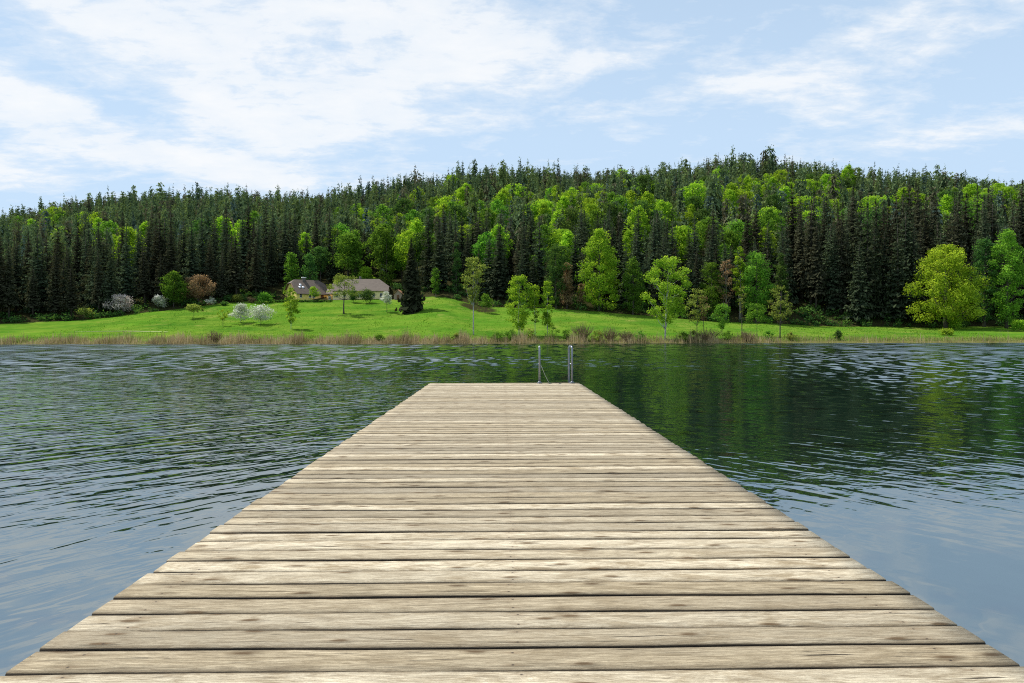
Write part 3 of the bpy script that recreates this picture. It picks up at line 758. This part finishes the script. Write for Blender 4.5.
# hillside broadleaves: clusters of fresh green among the conifers
protos = []
for i, (mname, prof, H, W) in enumerate([('bright', 'dome', 18, 15), ('bright', 'egg', 20, 13), ('bright', 'round', 18, 15), ('mid', 'egg', 20, 13), ('mid', 'dome', 18, 15), ('deep', 'oval', 20, 12)]):
    r = np.random.default_rng(300 + i)
    cloud, mb = tree_parts(r, H, W, .30, prof, 36, .17, 3000, .54, .02, (0, 0), .014, None, 8)
    C, A, B, T = cloud
    nv = len(C) * 4
    v = np.concatenate([np.stack([C - A - B, C + A - B * .6, C + A + B * .6, C - A + B], 1).reshape(-1, 3), np.array(mb.v)])
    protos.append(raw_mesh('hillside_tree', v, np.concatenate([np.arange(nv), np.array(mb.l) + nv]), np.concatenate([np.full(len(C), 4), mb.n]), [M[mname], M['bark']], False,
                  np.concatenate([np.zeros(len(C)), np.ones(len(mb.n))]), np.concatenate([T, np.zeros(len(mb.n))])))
# (u, y of crown top, spread u, spread y, count, share of bright ones)
clusters = [(40, 217, 35, 5, 6, .6), (100, 220, 35, 8, 8, .8), (130, 224, 30, 7, 9, .9), (60, 216, 12, 4, 3, .8), (245, 222, 6, 3, 1, 1), (250, 232, 30, 20, 3, .1),
            (357, 208, 14, 9, 7, .7), (385, 215, 14, 10, 5, .5), (405, 205, 10, 12, 5, .7), (425, 226, 10, 8, 3, .8), (450, 205, 20, 12, 9, .6), (462, 186, 14, 6, 6, .7), (420, 195, 16, 10, 5, .6),
            (500, 196, 14, 10, 6, .6), (498, 233, 3, 3, 1, 1), (525, 186, 8, 5, 4, 1), (548, 190, 10, 6, 5, .9), (565, 200, 16, 10, 8, .8), (566, 225, 8, 12, 4, .8), (530, 205, 20, 12, 5, .3),
            (590, 180, 16, 7, 6, .8), (605, 195, 14, 8, 5, .5), (625, 178, 12, 6, 5, .8), (648, 193, 12, 8, 6, .9), (660, 203, 12, 6, 5, .9), (650, 178, 14, 6, 5, .8), (680, 230, 3, 2, 1, 1), (640, 215, 16, 10, 5, .5),
            (700, 178, 14, 8, 6, .8), (690, 195, 12, 8, 4, .6), (718, 168, 10, 6, 4, .7), (742, 188, 12, 6, 6, .9), (760, 180, 12, 7, 6, .9), (788, 188, 14, 8, 8, .95), (806, 203, 10, 6, 6, 1), (800, 178, 12, 6, 5, .8),
            (830, 183, 12, 6, 6, .9), (845, 177, 10, 6, 4, .7), (825, 196, 12, 6, 5, .9), (850, 208, 10, 5, 3, .8), (885, 197, 14, 6, 6, .9), (770, 205, 10, 8, 4, .8), (730, 206, 10, 6, 3, .9), (735, 235, 10, 10, 3, .6),
            (940, 195, 14, 8, 6, .6), (945, 186, 10, 5, 4, .4), (978, 202, 12, 8, 7, .9), (966, 218, 10, 6, 4, .5), (1000, 193, 16, 6, 6, .9), (1016, 190, 10, 6, 4, .9), (905, 190, 14, 6, 4, .6),
            (870, 232, 8, 6, 2, .4), (330, 240, 24, 14, 6, .1), (385, 245, 16, 14, 5, .15), (430, 240, 10, 14, 4, .2), (500, 250, 20, 10, 4, .15), (545, 235, 14, 12, 4, .2), (310, 262, 14, 6, 3, .0), (414, 256, 10, 9, 7, .35), (440, 262, 8, 6, 3, .2), (410, 240, 9, 8, 5, .5), (600, 215, 20, 10, 4, .3), (700, 215, 25, 12, 5, .2), (760, 222, 20, 12, 4, .3), (480, 216, 20, 10, 4, .3)]
hill_pos = []
r = np.random.default_rng(77)
for (cu, cy, su, sy, n, share) in clusters:
    for i in range(n):
        for tries in range(12):
            u, yv = r.normal(cu, su * .6), r.normal(cy, sy * .6)
            p = at_canopy(u, yv, 14)
            if p is None or p[1] < edge_d(np.array(u)) + 14: continue
            if all((p[0] - q_[0]) ** 2 + (p[1] - q_[1]) ** 2 > 26 for q_ in hill_pos):
                hill_pos.append((p[0], p[1], p[2], r.random() < share)); break
hill_pos = hill_pos[:296]
for i, (x, y, z, br) in enumerate(hill_pos):
    me = protos[int(r.integers(0, 3))] if br else protos[int(r.integers(3, 6))]
    o = link('hillside_tree', me, None, (x, y, z - .3))
    s = r.uniform(.54, .90)
    o.scale = (s * r.uniform(.85, 1.15), s * r.uniform(.85, 1.15), s * 1.02)
    o.rotation_euler = (0, 0, r.uniform(0, 6.28))
    if br: tagged(o, 'fresh bright green broadleaf tree among dark conifers on the hillside', 'tree', 'bright broadleaf trees on the hillside')
    else: tagged(o, 'darker green broadleaf tree blending with the conifers on the hillside', 'tree', 'dark broadleaf trees on the hillside')
hill_xy = np.array([(p[0], p[1]) for p in hill_pos])

# conifers: nearest ones one by one, all the others as one far wood
fr_protos = [make_spruce_meshes(40 + i, 28, rad, m, wh + 6, 13, 7, 1.35, ba) for i, (rad, m, wh, ba) in enumerate([(3.5, 'spruce', 26, .06), (4.1, 'spruce', 25, .10), (3.1, 'spruce_brown', 28, .12), (3.8, 'spruce', 24, .05), (3.3, 'spruce_brown', 26, .2)])]
r = np.random.default_rng(5)
cand = []
gy = 172.
while gy < 560:
    sp = 5.0 if gy < 230 else 4.7
    half = gy * .78 + 14
    gx = -half
    while gx < half:
        x = gx + r.uniform(-.42, .42) * sp; y = gy + r.uniform(-.42, .42) * sp
        cand.append((x, y)); gx += sp
    gy += sp
cand = np.array(cand)
cu = CX + F * cand[:, 0] / cand[:, 1]
off = cand[:, 1] - edge_d(cu)
keep = (off > 1.5) & (cand[:, 1] < ridge_d(cu) + 26)
cand, cu, off = cand[keep], cu[keep], off[keep]
dd = cand[:, None, :] - hill_xy[None]
dd[..., 1] = np.where(dd[..., 1] < 0, dd[..., 1] * .6, dd[..., 1])     # nothing tall close in front of them
ok = np.sqrt((dd ** 2).sum(-1)).min(1) > 3.3
# room for the named trees at the edge of the wood and for the house
named = np.array([(o.location.x, o.location.y) for o in COL.objects if o.parent is None and o.get('category') in ('tree', 'bush') and not o.name.startswith('hillside')])
dn = np.sqrt(((cand[:, None, :] - named[None]) ** 2).sum(-1)).min(1)
nd = cand[:, None, :] - named[None]
nd[..., 1] = np.where(nd[..., 1] < 0, nd[..., 1] * .4, nd[..., 1])
ok &= np.sqrt((nd ** 2).sum(-1)).min(1) > 3.6
ok &= ~((cu > 272) & (cu < 408) & (cand[:, 1] < 224)) & ~((cu > 399) & (cu < 426) & (cand[:, 1] < 244))
cand, cu, off = cand[ok], cu[ok], off[ok]
order = np.argsort(off)
inview = (cu > -12) & (cu < 1036)
first = [i for i in order if inview[i]][:292]
fs = set(first)
for k, i in enumerate(first):
    x, y = cand[i]; z = float(ground(x, y))
    cr_, tr_, bo_ = fr_protos[int(r.integers(0, 5))]
    h = r.uniform(20, 31) if cu[i] > 790 else r.uniform(14, 24) if cu[i] < 330 else r.uniform(13, 23)
    if off[i] < 6: h *= r.uniform(.8, 1.0)
    s = h / 28
    lab = 'dark spruce in the dense conifer wall along the foot of the hill'
    if k < 110:
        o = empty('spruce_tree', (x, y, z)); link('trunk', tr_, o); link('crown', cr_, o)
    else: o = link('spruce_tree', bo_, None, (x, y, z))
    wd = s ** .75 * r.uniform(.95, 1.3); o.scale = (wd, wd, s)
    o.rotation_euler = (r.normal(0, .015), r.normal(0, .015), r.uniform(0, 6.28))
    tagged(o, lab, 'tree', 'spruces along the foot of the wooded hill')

rest = [i for i in range(len(cand)) if i not in fs]
lods = []
for i in range(9):
    rr = np.random.default_rng(500 + i)
    lods.append(spruce_arrays(rr, 26, [4.6, 5.4, 4.2, 5.0, 4.5, 5.8, 5.2, 6.2, 4.8][i], 15, 8, 2, 3.5, [.08, .08, .08, .08, .08, .08, .35, .28, .42][i], [.58, .70, .62, .55, .75, .50, .34, .30, .40][i], 0))
Cs, As, Bs, Ts, Ms = [], [], [], [], []
for i in rest:
    x, y = cand[i]; z = float(ground(x, y))
    C, A, B, T = lods[int(r.integers(0, 9)) if r.random() < .6 else int(r.integers(0, 6))]
    h = r.uniform(10, 18) / 26 * (1.25 if r.random() < .12 else 1) * (1.15 if off[i] < 30 else 1)
    w = (h * .66) ** .5 * .8 * r.uniform(.78, 1.22); a = r.uniform(0, 6.28); ca, sa = math.cos(a), math.sin(a)
    Rm = np.array([[ca * w, sa * w, 0], [-sa * w, ca * w, 0], [0, 0, h]])
    Cs.append(C @ Rm + np.array([x, y, z])); As.append(A @ Rm); Bs.append(B @ Rm)
    Ts.append(np.clip(T * r.uniform(.5, 1.4) + r.uniform(-.12, .22), 0, 1)); Ms.append(np.full(len(C), int(r.choice([0, 1, 2, 3], p=[.54, .26, .14, .06]))))
C, A, B, T = map(np.concatenate, (Cs, As, Bs, Ts))
me = quad_mesh('conifer_forest', C, A, B, T, [M['spruce_far'], M['spruce_far_olive'], M['spruce_far_brown'], M['spruce_far_blue']], .3)
me.polygons.foreach_set('material_index', np.concatenate(Ms).astype(np.int32))
o = link('conifer_forest', me)
tagged(o, 'dense dark conifer wood covering the hill up to the ridge', 'forest', None, 'stuff')
print('forest rest', len(rest), 'hill broadleaves', len(hill_pos), 'faces', len(C))

# undergrowth along the foot of the wood
Cs, Rs, Ns = [], [], []
r = np.random.default_rng(9)
for i in range(420):
    u = r.uniform(-10, 1034); d = float(edge_d(u)) + r.uniform(-1.5, 9)
    if 275 < u < 405 and d < 212: continue
    x = (u - CX) / F * d; rad = r.uniform(.6, 1.7)
    Cs.append(np.array([x, d, float(ground(x, d)) + rad * .5])); Rs.append(rad); Ns.append(int(50 * rad))
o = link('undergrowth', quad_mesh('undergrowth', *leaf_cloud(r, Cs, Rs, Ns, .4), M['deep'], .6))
tagged(o, 'dark leafy undergrowth along the foot of the conifer wall', 'undergrowth', None, 'stuff')

# ------------------------------------------------------------------ reeds and sedge on the shore
def blades(n, us, offs, hs, w, lean=.18, seed=3, dens=None):
    r = np.random.default_rng(seed)
    C, A, B, T = [], [], [], []
    while len(C) < n:
        u = r.uniform(*us)
        if dens is not None and r.random() > dens(u): continue
        d0 = 137.; x = (u - CX) / F * d0
        yv = float(shore(x)) + offs[0] + (offs[1] - offs[0]) * r.random() ** 1.3
        clump = .60 + .38 * math.sin(x * .9) * math.sin(x * .31 + 1) + .25 * math.sin(x * 2.7 + math.sin(x * .4) * 3)
        h = r.uniform(*hs) * max(.28, clump)
        z = max(float(ground(x, yv)), -.2)
        dv = np.array([r.normal(0, lean), r.normal(0, lean), 1.]); dv /= np.linalg.norm(dv)
        a = r.uniform(0, 6.28)
        C.append(np.array([x, yv, z]) + dv * h * .5); A.append(dv * h * .5); B.append(np.array([math.cos(a), math.sin(a), 0]) * w * r.uniform(.6, 1.4))
        T.append(np.clip(r.normal(.45, .25) + .2 * math.sin(x * .7), 0, 1))
    return np.array(C), np.array(A), np.array(B), np.array(T)
def reed_density(u):
    return float(np.interp(u, [-20, 30, 60, 132, 139, 146, 152, 200, 300, 360, 440, 520, 560, 600, 650, 670, 690, 760, 775, 800, 1040], [.5, .45, .6, .75, .15, .1, .9, .9, .85, 1, .95, .75, .5, .6, .55, .3, .6, .6, .3, .10, .08]))
o = link('reeds', quad_mesh('reeds', *blades(15000, (-30, 1050), (-2.2, 2.8), (.7, 2.3), .035, dens=reed_density), M['reed'], .25))
tagged(o, 'dry brown reeds fringing the far shore', 'reeds', None, 'stuff')
o = link('sedge_grass', quad_mesh('sedge_grass', *blades(16000, (-30, 1050), (.2, 8.5), (.35, .95), .045, .3, 4), M['sedge'], .25))
tagged(o, 'yellow green sedge between the reeds and the meadow', 'sedge', None, 'stuff')

M['tuft'] = leaf_mat('meadow_tufts', (.13, .28, .02), (.28, .42, .05), .6, (1, 1, 1), .0)
o = link('meadow_grass', quad_mesh('meadow_grass', *blades(24000, (-30, 1050), (5., 62.), (.10, .30), .10, .45, 6), M['tuft'], .3))
tagged(o, 'short uneven grass tufts on the meadow', 'grass', None, 'stuff')

# ------------------------------------------------------------------ path across the meadow
M['path'] = simple('gravel_path', (.30, .34, .12), (.20, .28, .07), .95, .5)
pv, pf = [], []
for i, u in enumerate(np.linspace(75, 168, 60)):
    x0, d0, z0 = at_ground(u, 331.3 + .6 * math.sin(u / 25))
    for s in (-.45, .45):
        pv.append((x0, d0 + s, float(ground(x0, d0 + s)) + .06))
    if i: k = 2 * i; pf.append((k - 2, k, k + 1, k - 1))
tagged(link('path', raw_mesh('path', pv, np.array(pf).ravel(), [4] * len(pf), M['path'], True)), 'pale gravel track along the foot of the left meadow', None, None, 'structure')

# ------------------------------------------------------------------ houses
M['wall_yellow'] = simple('render_yellow', (.98, .76, .24), (.94, .70, .20), .9, .8)
M['wall_cream'] = simple('render_cream', (.96, .78, .40), (.90, .71, .35), .9, .8)
M['wall_orange'] = simple('render_orange', (.72, .40, .12), (.62, .34, .10), .9, .8)
def roof_mat():
    m, nt, out = mat('roof_tiles')
    b = N(nt, 'ShaderNodeBsdfPrincipled'); b.inputs['Roughness'].default_value = .75
    P = N(nt, 'ShaderNodeTexCoord').outputs['Object']
    s = N(nt, 'ShaderNodeSeparateXYZ'); L(nt, P, s.inputs[0])
    rows = math_(nt, 'FRACT', math_(nt, 'MULTIPLY', s.outputs[2], 3.6))
    n1 = noise(nt, P, 1.2, 5, .65); n2 = noise(nt, mapping(nt, P, (4, 4, 4)), 1.0, 3)
    c = mixc(nt, ramp(nt, n1, [(.3, 0.), (.7, 1.)]), (.095, .068, .048), (.165, .128, .092))
    c = mixc(nt, ramp(nt, rows, [(.0, .55), (.25, 0.)]), c, (.07, .05, .045))
    c = mixc(nt, math_(nt, 'MULTIPLY', n2, .4), c, (.12, .085, .075))
    L(nt, c, b.inputs['Base Color']); L(nt, b.outputs[0], out.inputs[0]); return m
M['roof'] = roof_mat()
M['wood_trim'] = simple('brown_timber', (.22, .10, .045), (.14, .065, .03), .8, 3)
M['frame'] = simple('white_frame', (.78, .77, .74), (.70, .69, .66), .6, 3)
M['glass'] = simple('window_glass', (.03, .035, .04), (.02, .022, .026), .08, 2)
M['skylight'] = simple('skylight_glass', (.62, .64, .70), (.52, .55, .62), .2, 2)
M['chimney'] = simple('chimney_render', (.16, .14, .13), (.11, .10, .09), .9, 3)
M['white'] = simple('white_plaster', (.82, .81, .78), (.76, .75, .72), .8, 3)

def window(parent, cx, yf, cz, w, h, nrm=-1, name='window'):
    """window in a wall facing -y at local y = yf"""
    mb = MB()
    t = .07
    for (x0, x1, z0, z1) in ((cx - w / 2, cx + w / 2, cz + h / 2 - t, cz + h / 2), (cx - w / 2, cx + w / 2, cz - h / 2, cz - h / 2 + t), (cx - w / 2, cx - w / 2 + t, cz - h / 2 + t, cz + h / 2 - t), (cx + w / 2 - t, cx + w / 2, cz - h / 2 + t, cz + h / 2 - t), (cx - .03, cx + .03, cz - h / 2 + t, cz + h / 2 - t)):
        mb.box(x0, x1, yf - .05, yf + .02, z0, z1)
    f = mb.build(name, M['frame'], parent)
    mb = MB(); mb.box(cx - w / 2 + .01, cx + w / 2 - .01, yf - .02, yf - .004, cz - h / 2 + .01, cz + h / 2 - .01); mb.build('pane', M['glass'], f)
    mb = MB(); mb.box(cx - w / 2 - .08, cx + w / 2 + .08, yf - .12, yf + .01, cz - h / 2 - .07, cz - h / 2 - .002); mb.build('sill', M['frame'], f)
    return f

def half_hip_house(root, L_, D, eave, ridge, wallm, hipl, hipr, over=.5):
    """walls along x from 0 to L_, y from 0 to D; clipped gables of the given height at both ends"""
    mb = MB()
    h2 = D / 2
    def gable(x, hip, flip):
        slope = (ridge - eave) / h2
        if hip <= 0: pts = [(x, 0, 0), (x, D, 0), (x, D, eave), (x, h2, ridge - .05), (x, 0, eave)]
        else:
            zc = ridge - hip; yc = (zc - eave) / slope
            pts = [(x, 0, -1.5), (x, D, -1.5), (x, D, eave), (x, D - yc, zc - .05), (x, yc, zc - .05), (x, 0, eave)]
        mb.poly(pts[::-1] if flip else pts)
    gable(0, hipl, True); gable(L_, hipr, False)
    mb.poly([(0, 0, -1.5), (L_, 0, -1.5), (L_, 0, eave), (0, 0, eave)]); mb.poly([(L_, D, -1.5), (0, D, -1.5), (0, D, eave), (L_, D, eave)])
    w = mb.build('wall', wallm, root)
    # roof slab
    slope = (ridge - eave) / h2
    ez = eave - over * slope
    y0, y1 = -over, D + over
    x0, x1 = -over, L_ + over
    hl, hr = max(hipl, .01), max(hipr, .01)
    rl, rr = hl / slope * .9, hr / slope * .9
    def surf(dz):
        zl, zr_ = ridge - hl, ridge - hr
        yl, yr_ = (zl - eave) / slope, (zr_ - eave) / slope
        return {'A': (x0, y0, ez + dz), 'B': (x1, y0, ez + dz), 'C': (x1, yr_, zr_ + dz), 'D': (x1 - rr - over, h2, ridge + dz), 'E': (x0 + rl + over, h2, ridge + dz), 'F': (x0, yl, zl + dz),
                'G': (x0, y1, ez + dz), 'H': (x1, y1, ez + dz), 'I': (x1, D - yr_, zr_ + dz), 'J': (x0, D - yl, zl + dz)}
    T_, B_ = surf(.16), surf(.0)
    mb = MB()
    for S, fl in ((T_, False), (B_, True)):
        for ks in ('ABCDEF', 'HGJEDI', 'CID', 'JFE'):
            pts = [S[k] for k in ks]; mb.poly(pts[::-1] if fl else pts)
    ring = 'ABCIHGJF'
    for i in range(8):
        a, b = ring[i], ring[(i + 1) % 8]; mb.poly([B_[a], B_[b], T_[b], T_[a]])
    ro = mb.build('roof', M['roof'], root)
    return w, ro, slope

# left house, turned so that its gable shows
hx, hd, hz = at_ground(297, 301.0)
house = empty('gabled_house', (hx, hd, hz + .45), R(40)); tagged(house, 'yellow farmhouse with clipped gable, chimney and skylights left of the long house', 'house')
w, ro, sl = half_hip_house(house, 9.4, 8.0, 1.95, 5.75, M['wall_yellow'], 1.1, 1.1, .45)
for cx in (1.2, 3.9, 5.0): window(house, cx, 0, 1.15, .72, .95)
mb = MB(); mb.box(7.1, 7.95, -.05, .02, .0, 1.75, 0, .01); mb.build('door', M['wood_trim'], house)
mb = MB(); mb.box(3.3, 4.15, 3.3, 4.1, 4.6, 6.35, 0, .03); c = mb.build('chimney', M['chimney'], ro)
mb = MB(); mb.box(3.2, 4.25, 3.2, 4.2, 6.352, 6.62, 0, .03); mb.build('chimney_cap', M['white'], c)
for cx, yy in ((1.6, 1.25), (2.6, 1.25), (2.1, 2.0)):
    z0, z1 = 1.95 + yy * sl, 1.95 + (yy + .62) * sl
    mb = MB(); e = .175
    V8 = [(cx - .33, yy, z0 + e), (cx + .33, yy, z0 + e), (cx + .33, yy + .62, z1 + e), (cx - .33, yy + .62, z1 + e)]
    V8 += [(a, b - .03, c_ + .06) for a, b, c_ in V8]
    mb.mesh(V8, [(0, 1, 2, 3)[::-1], (4, 5, 6, 7), (0, 1, 5, 4), (1, 2, 6, 5), (2, 3, 7, 6), (3, 0, 4, 7)]); mb.build('skylight', M['skylight'], ro)
# bargeboards of the visible gable and a gable window
for y0, y1, z0, z1 in ((-.45, 2.84, 1.5, 4.65), (8.45, 5.16, 1.5, 4.65)):
    mb = MB(); mb.tube([(-.42, y0, z0 + .22), (-.42, y1, z1 + .02)], .11, 4); mb.build('bargeboard', M['wood_trim'], house)
gw = MB()
gw.box(-.06, .02, 3.5, 4.5, 2.7, 3.7); f = gw.build('window', M['frame'], house)
gw = MB(); gw.box(-.08, -.062, 3.6, 4.4, 2.8, 3.6); gw.build('pane', M['glass'], f)

# long house
lx, ld, lz = at_ground(333, 301.2)
ld += 4.5; lx = (333 - CX) / F * ld; lz = float(ground(lx, ld)) + .05
lh = empty('long_house', (lx, ld, lz), R(3)); tagged(lh, 'cream long low house with wide brown hipped roof behind round bushes', 'house')
w, ro, sl = half_hip_house(lh, 15.0, 8.2, 2.75, 6.0, M['wall_cream'], 1.6, 2.3, .5)
for cx in (1.1, 3.2, 7.4, 9.0, 11.3, 13.4): window(lh, cx, 0, 1.35, .75, 1.05)
mb = MB(); mb.box(5.0, 5.95, -.06, .02, .0, 2.0, 0, .01); mb.build('door', M['wood_trim'], lh)
mb = MB(); mb.box(6.6, 7.2, 4.6, 5.2, 5.2, 6.9, 0, .03); mb.build('chimney', M['chimney'], ro)

# orange wing between them
ox, od, oz = at_ground(324, 301)
ow = empty('orange_annex', (ox, od + 3.2, oz - .1), R(6)); tagged(ow, 'low orange annex with brown lean-to roof between the two houses', 'annex')
mb = MB(); mb.box(0, 3.0, 0, 3.2, 0, 2.1); mb.build('wall', M['wall_orange'], ow)
mb = MB(); mb.mesh([(-.3, -.4, 2.12), (3.2, -.4, 2.12), (3.2, 3.4, 3.7), (-.3, 3.4, 3.7), (-.3, -.4, 2.28), (3.2, -.4, 2.28), (3.2, 3.4, 3.86), (-.3, 3.4, 3.86)], [(3, 2, 1, 0), (4, 5, 6, 7), (0, 1, 5, 4), (1, 2, 6, 5), (2, 3, 7, 6), (3, 0, 4, 7)]); mb.build('roof', M['roof'], ow)
for cx in (.8, 2.1): window(ow, cx, 0, 1.2, .65, .8)

# little hut right of the long house
sx_, sd_, sz_ = at_ground(394, 299.5)
hut = empty('garden_hut', (sx_, sd_, sz_ - .1), R(-5)); tagged(hut, 'little brown gabled hut between the long house and the lone spruce', 'hut')
mb = MB(); mb.poly([(0, 0, 0), (2.4, 0, 0), (2.4, 0, 1.5), (1.2, 0, 2.75), (0, 0, 1.5)]); mb.poly([(2.4, 2.4, 0), (0, 2.4, 0), (0, 2.4, 1.5), (1.2, 2.4, 2.75), (2.4, 2.4, 1.5)])
mb.poly([(0, 2.4, 0), (0, 0, 0), (0, 0, 1.5), (0, 2.4, 1.5)]); mb.poly([(2.4, 0, 0), (2.4, 2.4, 0), (2.4, 2.4, 1.5), (2.4, 0, 1.5)])
M['hut'] = simple('pinkish_boards', (.42, .30, .24), (.32, .22, .17), .9, 4)
mb.build('wall', M['hut'], hut)
mb = MB()
for s in (-1, 1):
    a = [(1.2 + s * 1.5, -.3, 1.22), (1.2 + s * 1.5, 2.7, 1.22), (1.2, 2.7, 2.79), (1.2, -.3, 2.79)]
    b = [(x, y, z + .12) for x, y, z in a]
    mb.mesh(a + b, [(0, 1, 2, 3), (7, 6, 5, 4), (0, 4, 5, 1), (1, 5, 6, 2), (2, 6, 7, 3), (3, 7, 4, 0)])
mb.build('roof', M['wood_trim'], hut)
mb = MB(); mb.box(.85, 1.55, -.05, .02, 0, 1.45, 0, .01); mb.build('door', M['wood_trim'], hut)

# clipped hedge in front of the houses
hp = [at_ground(u, 301.6 + .2 * math.sin(u)) for u in np.linspace(270, 332, 30)]
r = np.random.default_rng(21)
cl = leaf_cloud(r, [np.array([p[0], p[1] - .9, p[2] + .22]) for p in hp], [.42] * 30, [90] * 30, .22)
o = link('hedge', quad_mesh('hedge', *cl, M['deep'], .6)); tagged(o, 'low dark clipped hedge along the foot of the yellow farmhouse', 'hedge')

# ------------------------------------------------------------------ sky and light
world = bpy.data.worlds.new('World'); SC.world = world; world.cycles.sampling_method = 'MANUAL'; world.cycles.sample_map_resolution = 512; world.use_nodes = True
nt = world.node_tree; nt.nodes.clear()
out = nt.nodes.new('ShaderNodeOutputWorld'); bg = nt.nodes.new('ShaderNodeBackground')
sky = nt.nodes.new('ShaderNodeTexSky'); sky.sky_type = 'NISHITA'; sky.sun_disc = False
sky.sun_elevation = R(SUN_EL); sky.sun_rotation = R(SUN_AZ); sky.air_density = 1.0; sky.dust_density = .6; sky.ozone_density = 1.5
D = N(nt, 'ShaderNodeTexCoord').outputs['Generated']
s = N(nt, 'ShaderNodeSeparateXYZ'); L(nt, D, s.inputs[0])
az = math_(nt, 'ARCTAN2', s.outputs[0], s.outputs[1]); el = math_(nt, 'ARCSINE', s.outputs[2])
# cloud deck seen in perspective
den = math_(nt, 'ADD', math_(nt, 'MAXIMUM', s.outputs[2], 0.0), .16)
cv = N(nt, 'ShaderNodeCombineXYZ'); L(nt, math_(nt, 'DIVIDE', s.outputs[0], den), cv.inputs[0]); L(nt, math_(nt, 'DIVIDE', s.outputs[1], den), cv.inputs[1])
nA = noise(nt, mapping(nt, cv.outputs[0], (1.0, 1.0, 1), (0, 0, R(20))), 3.6, 10, .62, .3)
nB = noise(nt, mapping(nt, cv.outputs[0], (1.0, 1.8, 1), (0, 0, R(-14)), (4, 1, 0)), 9.0, 9, .66, .3)
cover = None
def blob(pxu, pxv, su, sv, rot, wgt):
    global cover
    a0, e0 = math.atan((pxu - CX) / F), math.atan((HOR - pxv) / F)
    da, de = math_(nt, 'SUBTRACT', az, a0), math_(nt, 'SUBTRACT', el, e0)
    c_, s_ = math.cos(R(rot)), math.sin(R(rot))
    p = math_(nt, 'DIVIDE', math_(nt, 'ADD', math_(nt, 'MULTIPLY', da, c_), math_(nt, 'MULTIPLY', de, s_)), su / F)
    q_ = math_(nt, 'DIVIDE', math_(nt, 'SUBTRACT', math_(nt, 'MULTIPLY', de, c_), math_(nt, 'MULTIPLY', da, s_)), sv / F)
    g = math_(nt, 'POWER', 2.718, math_(nt, 'MULTIPLY', math_(nt, 'ADD', math_(nt, 'MULTIPLY', p, p), math_(nt, 'MULTIPLY', q_, q_)), -1.0))
    g = math_(nt, 'MULTIPLY', g, wgt)
    cover = g if cover is None else math_(nt, 'ADD', cover, g)
for b_ in [(70, 40, 90, 22, -22, .8), (200, 85, 150, 34, -14, 1.0), (360, 70, 170, 48, 4, 1.0), (450, 25, 110, 40, 0, .8), (250, 20, 120, 22, 0, .5), (330, 120, 120, 20, -4, .7),
           (40, 138, 70, 18, -8, .9), (120, 170, 160, 20, -8, .9), (280, 150, 60, 22, 5, .8), (300, 183, 140, 12, -3, .7), (10, 195, 60, 16, 0, .7),
           (615, 62, 60, 16, 6, .8), (740, 98, 100, 16, 4, .85), (560, 110, 90, 18, 0, .25), (885, 10, 40, 14, 20, .5), (960, 60, 110, 40, 18, .55), (1000, 25, 60, 40, 20, .4), (870, 60, 50, 8, 10, .4), (960, 165, 140, 14, 0, .6), (860, 130, 120, 24, 4, .35)]: blob(*b_)
cn = math_(nt, 'ADD', math_(nt, 'MULTIPLY', nA, .62), math_(nt, 'MULTIPLY', nB, .38))
# above the part of the sky with known clouds: broken thin cloud everywhere
hi = ramp(nt, el, [(.40, 0.), (.75, 1.)])
cover = math_(nt, 'ADD', math_(nt, 'MINIMUM', cover, 1.0), math_(nt, 'MULTIPLY', hi, .35))
dens = math_(nt, 'ADD', math_(nt, 'MULTIPLY', cover, .42), math_(nt, 'MULTIPLY', math_(nt, 'SUBTRACT', cn, .53), 1.7))
cl_f = ramp(nt, dens, [(.02, 0.), (.18, .34), (.34, .88), (.55, 1.)])
veil = ramp(nt, el, [(0., .95), (.25, .9), (.5, .7), (.9, .25), (1., .15)])      # haze, thinning towards the zenith
SKY_S = .10
sk = mixc(nt, 1.0, sky.outputs[0], (SKY_S, SKY_S, SKY_S), 'MULTIPLY')
hz_ = mixc(nt, veil, sk, (.60, .785, 1.0))
shade = ramp(nt, noise(nt, cv.outputs[0], 4.5, 6, .6), [(.35, .0), (.75, .5)])
clc = mixc(nt, shade, (.97, .985, 1.0), (.78, .87, .97))
fin = mixc(nt, math_(nt, 'MULTIPLY', cl_f, .93), hz_, clc)
L(nt, fin, bg.inputs['Color']); bg.inputs['Strength'].default_value = 1.0
L(nt, bg.outputs[0], out.inputs[0])

sun = bpy.data.lights.new('Sun', 'SUN'); sun.energy = 5.0; sun.angle = R(.53); sun.color = (1, .955, .88)
so = bpy.data.objects.new('Sun', sun); COL.objects.link(so)
from mathutils import Vector
sv = Vector((math.sin(R(SUN_AZ)) * math.cos(R(SUN_EL)), math.cos(R(SUN_AZ)) * math.cos(R(SUN_EL)), math.sin(R(SUN_EL))))
so.rotation_euler = sv.to_track_quat('Z', 'Y').to_euler()
so.location = (-40, 60, 80)

SC.cycles.filter_width = 1.1
# ------------------------------------------------------------------ camera
cam = bpy.data.cameras.new('Camera'); cam.sensor_width = 36; cam.lens = F / 1024 * 36; cam.clip_start = .05; cam.clip_end = 6000
co = bpy.data.objects.new('Camera', cam); COL.objects.link(co)
co.location = (0, 0, CAMZ)
co.rotation_mode = 'XYZ'
from mathutils import Matrix
pitch = math.atan((341.5 - HOR) / F)
co.rotation_euler = (Matrix.Rotation(R(90) - pitch, 3, 'X') @ Matrix.Rotation(R(-.10), 3, 'Z')).to_euler()
SC.camera = co
SC.view_settings.view_transform = 'Standard'; SC.view_settings.look = 'None'; SC.view_settings.exposure = 0; SC.view_settings.gamma = 1
SC.cycles.max_bounces = 8; SC.cycles.diffuse_bounces = 3; SC.cycles.transmission_bounces = 4; SC.cycles.glossy_bounces = 3
SC.cycles.sample_clamp_indirect = 6
SC.cycles.use_denoising = False
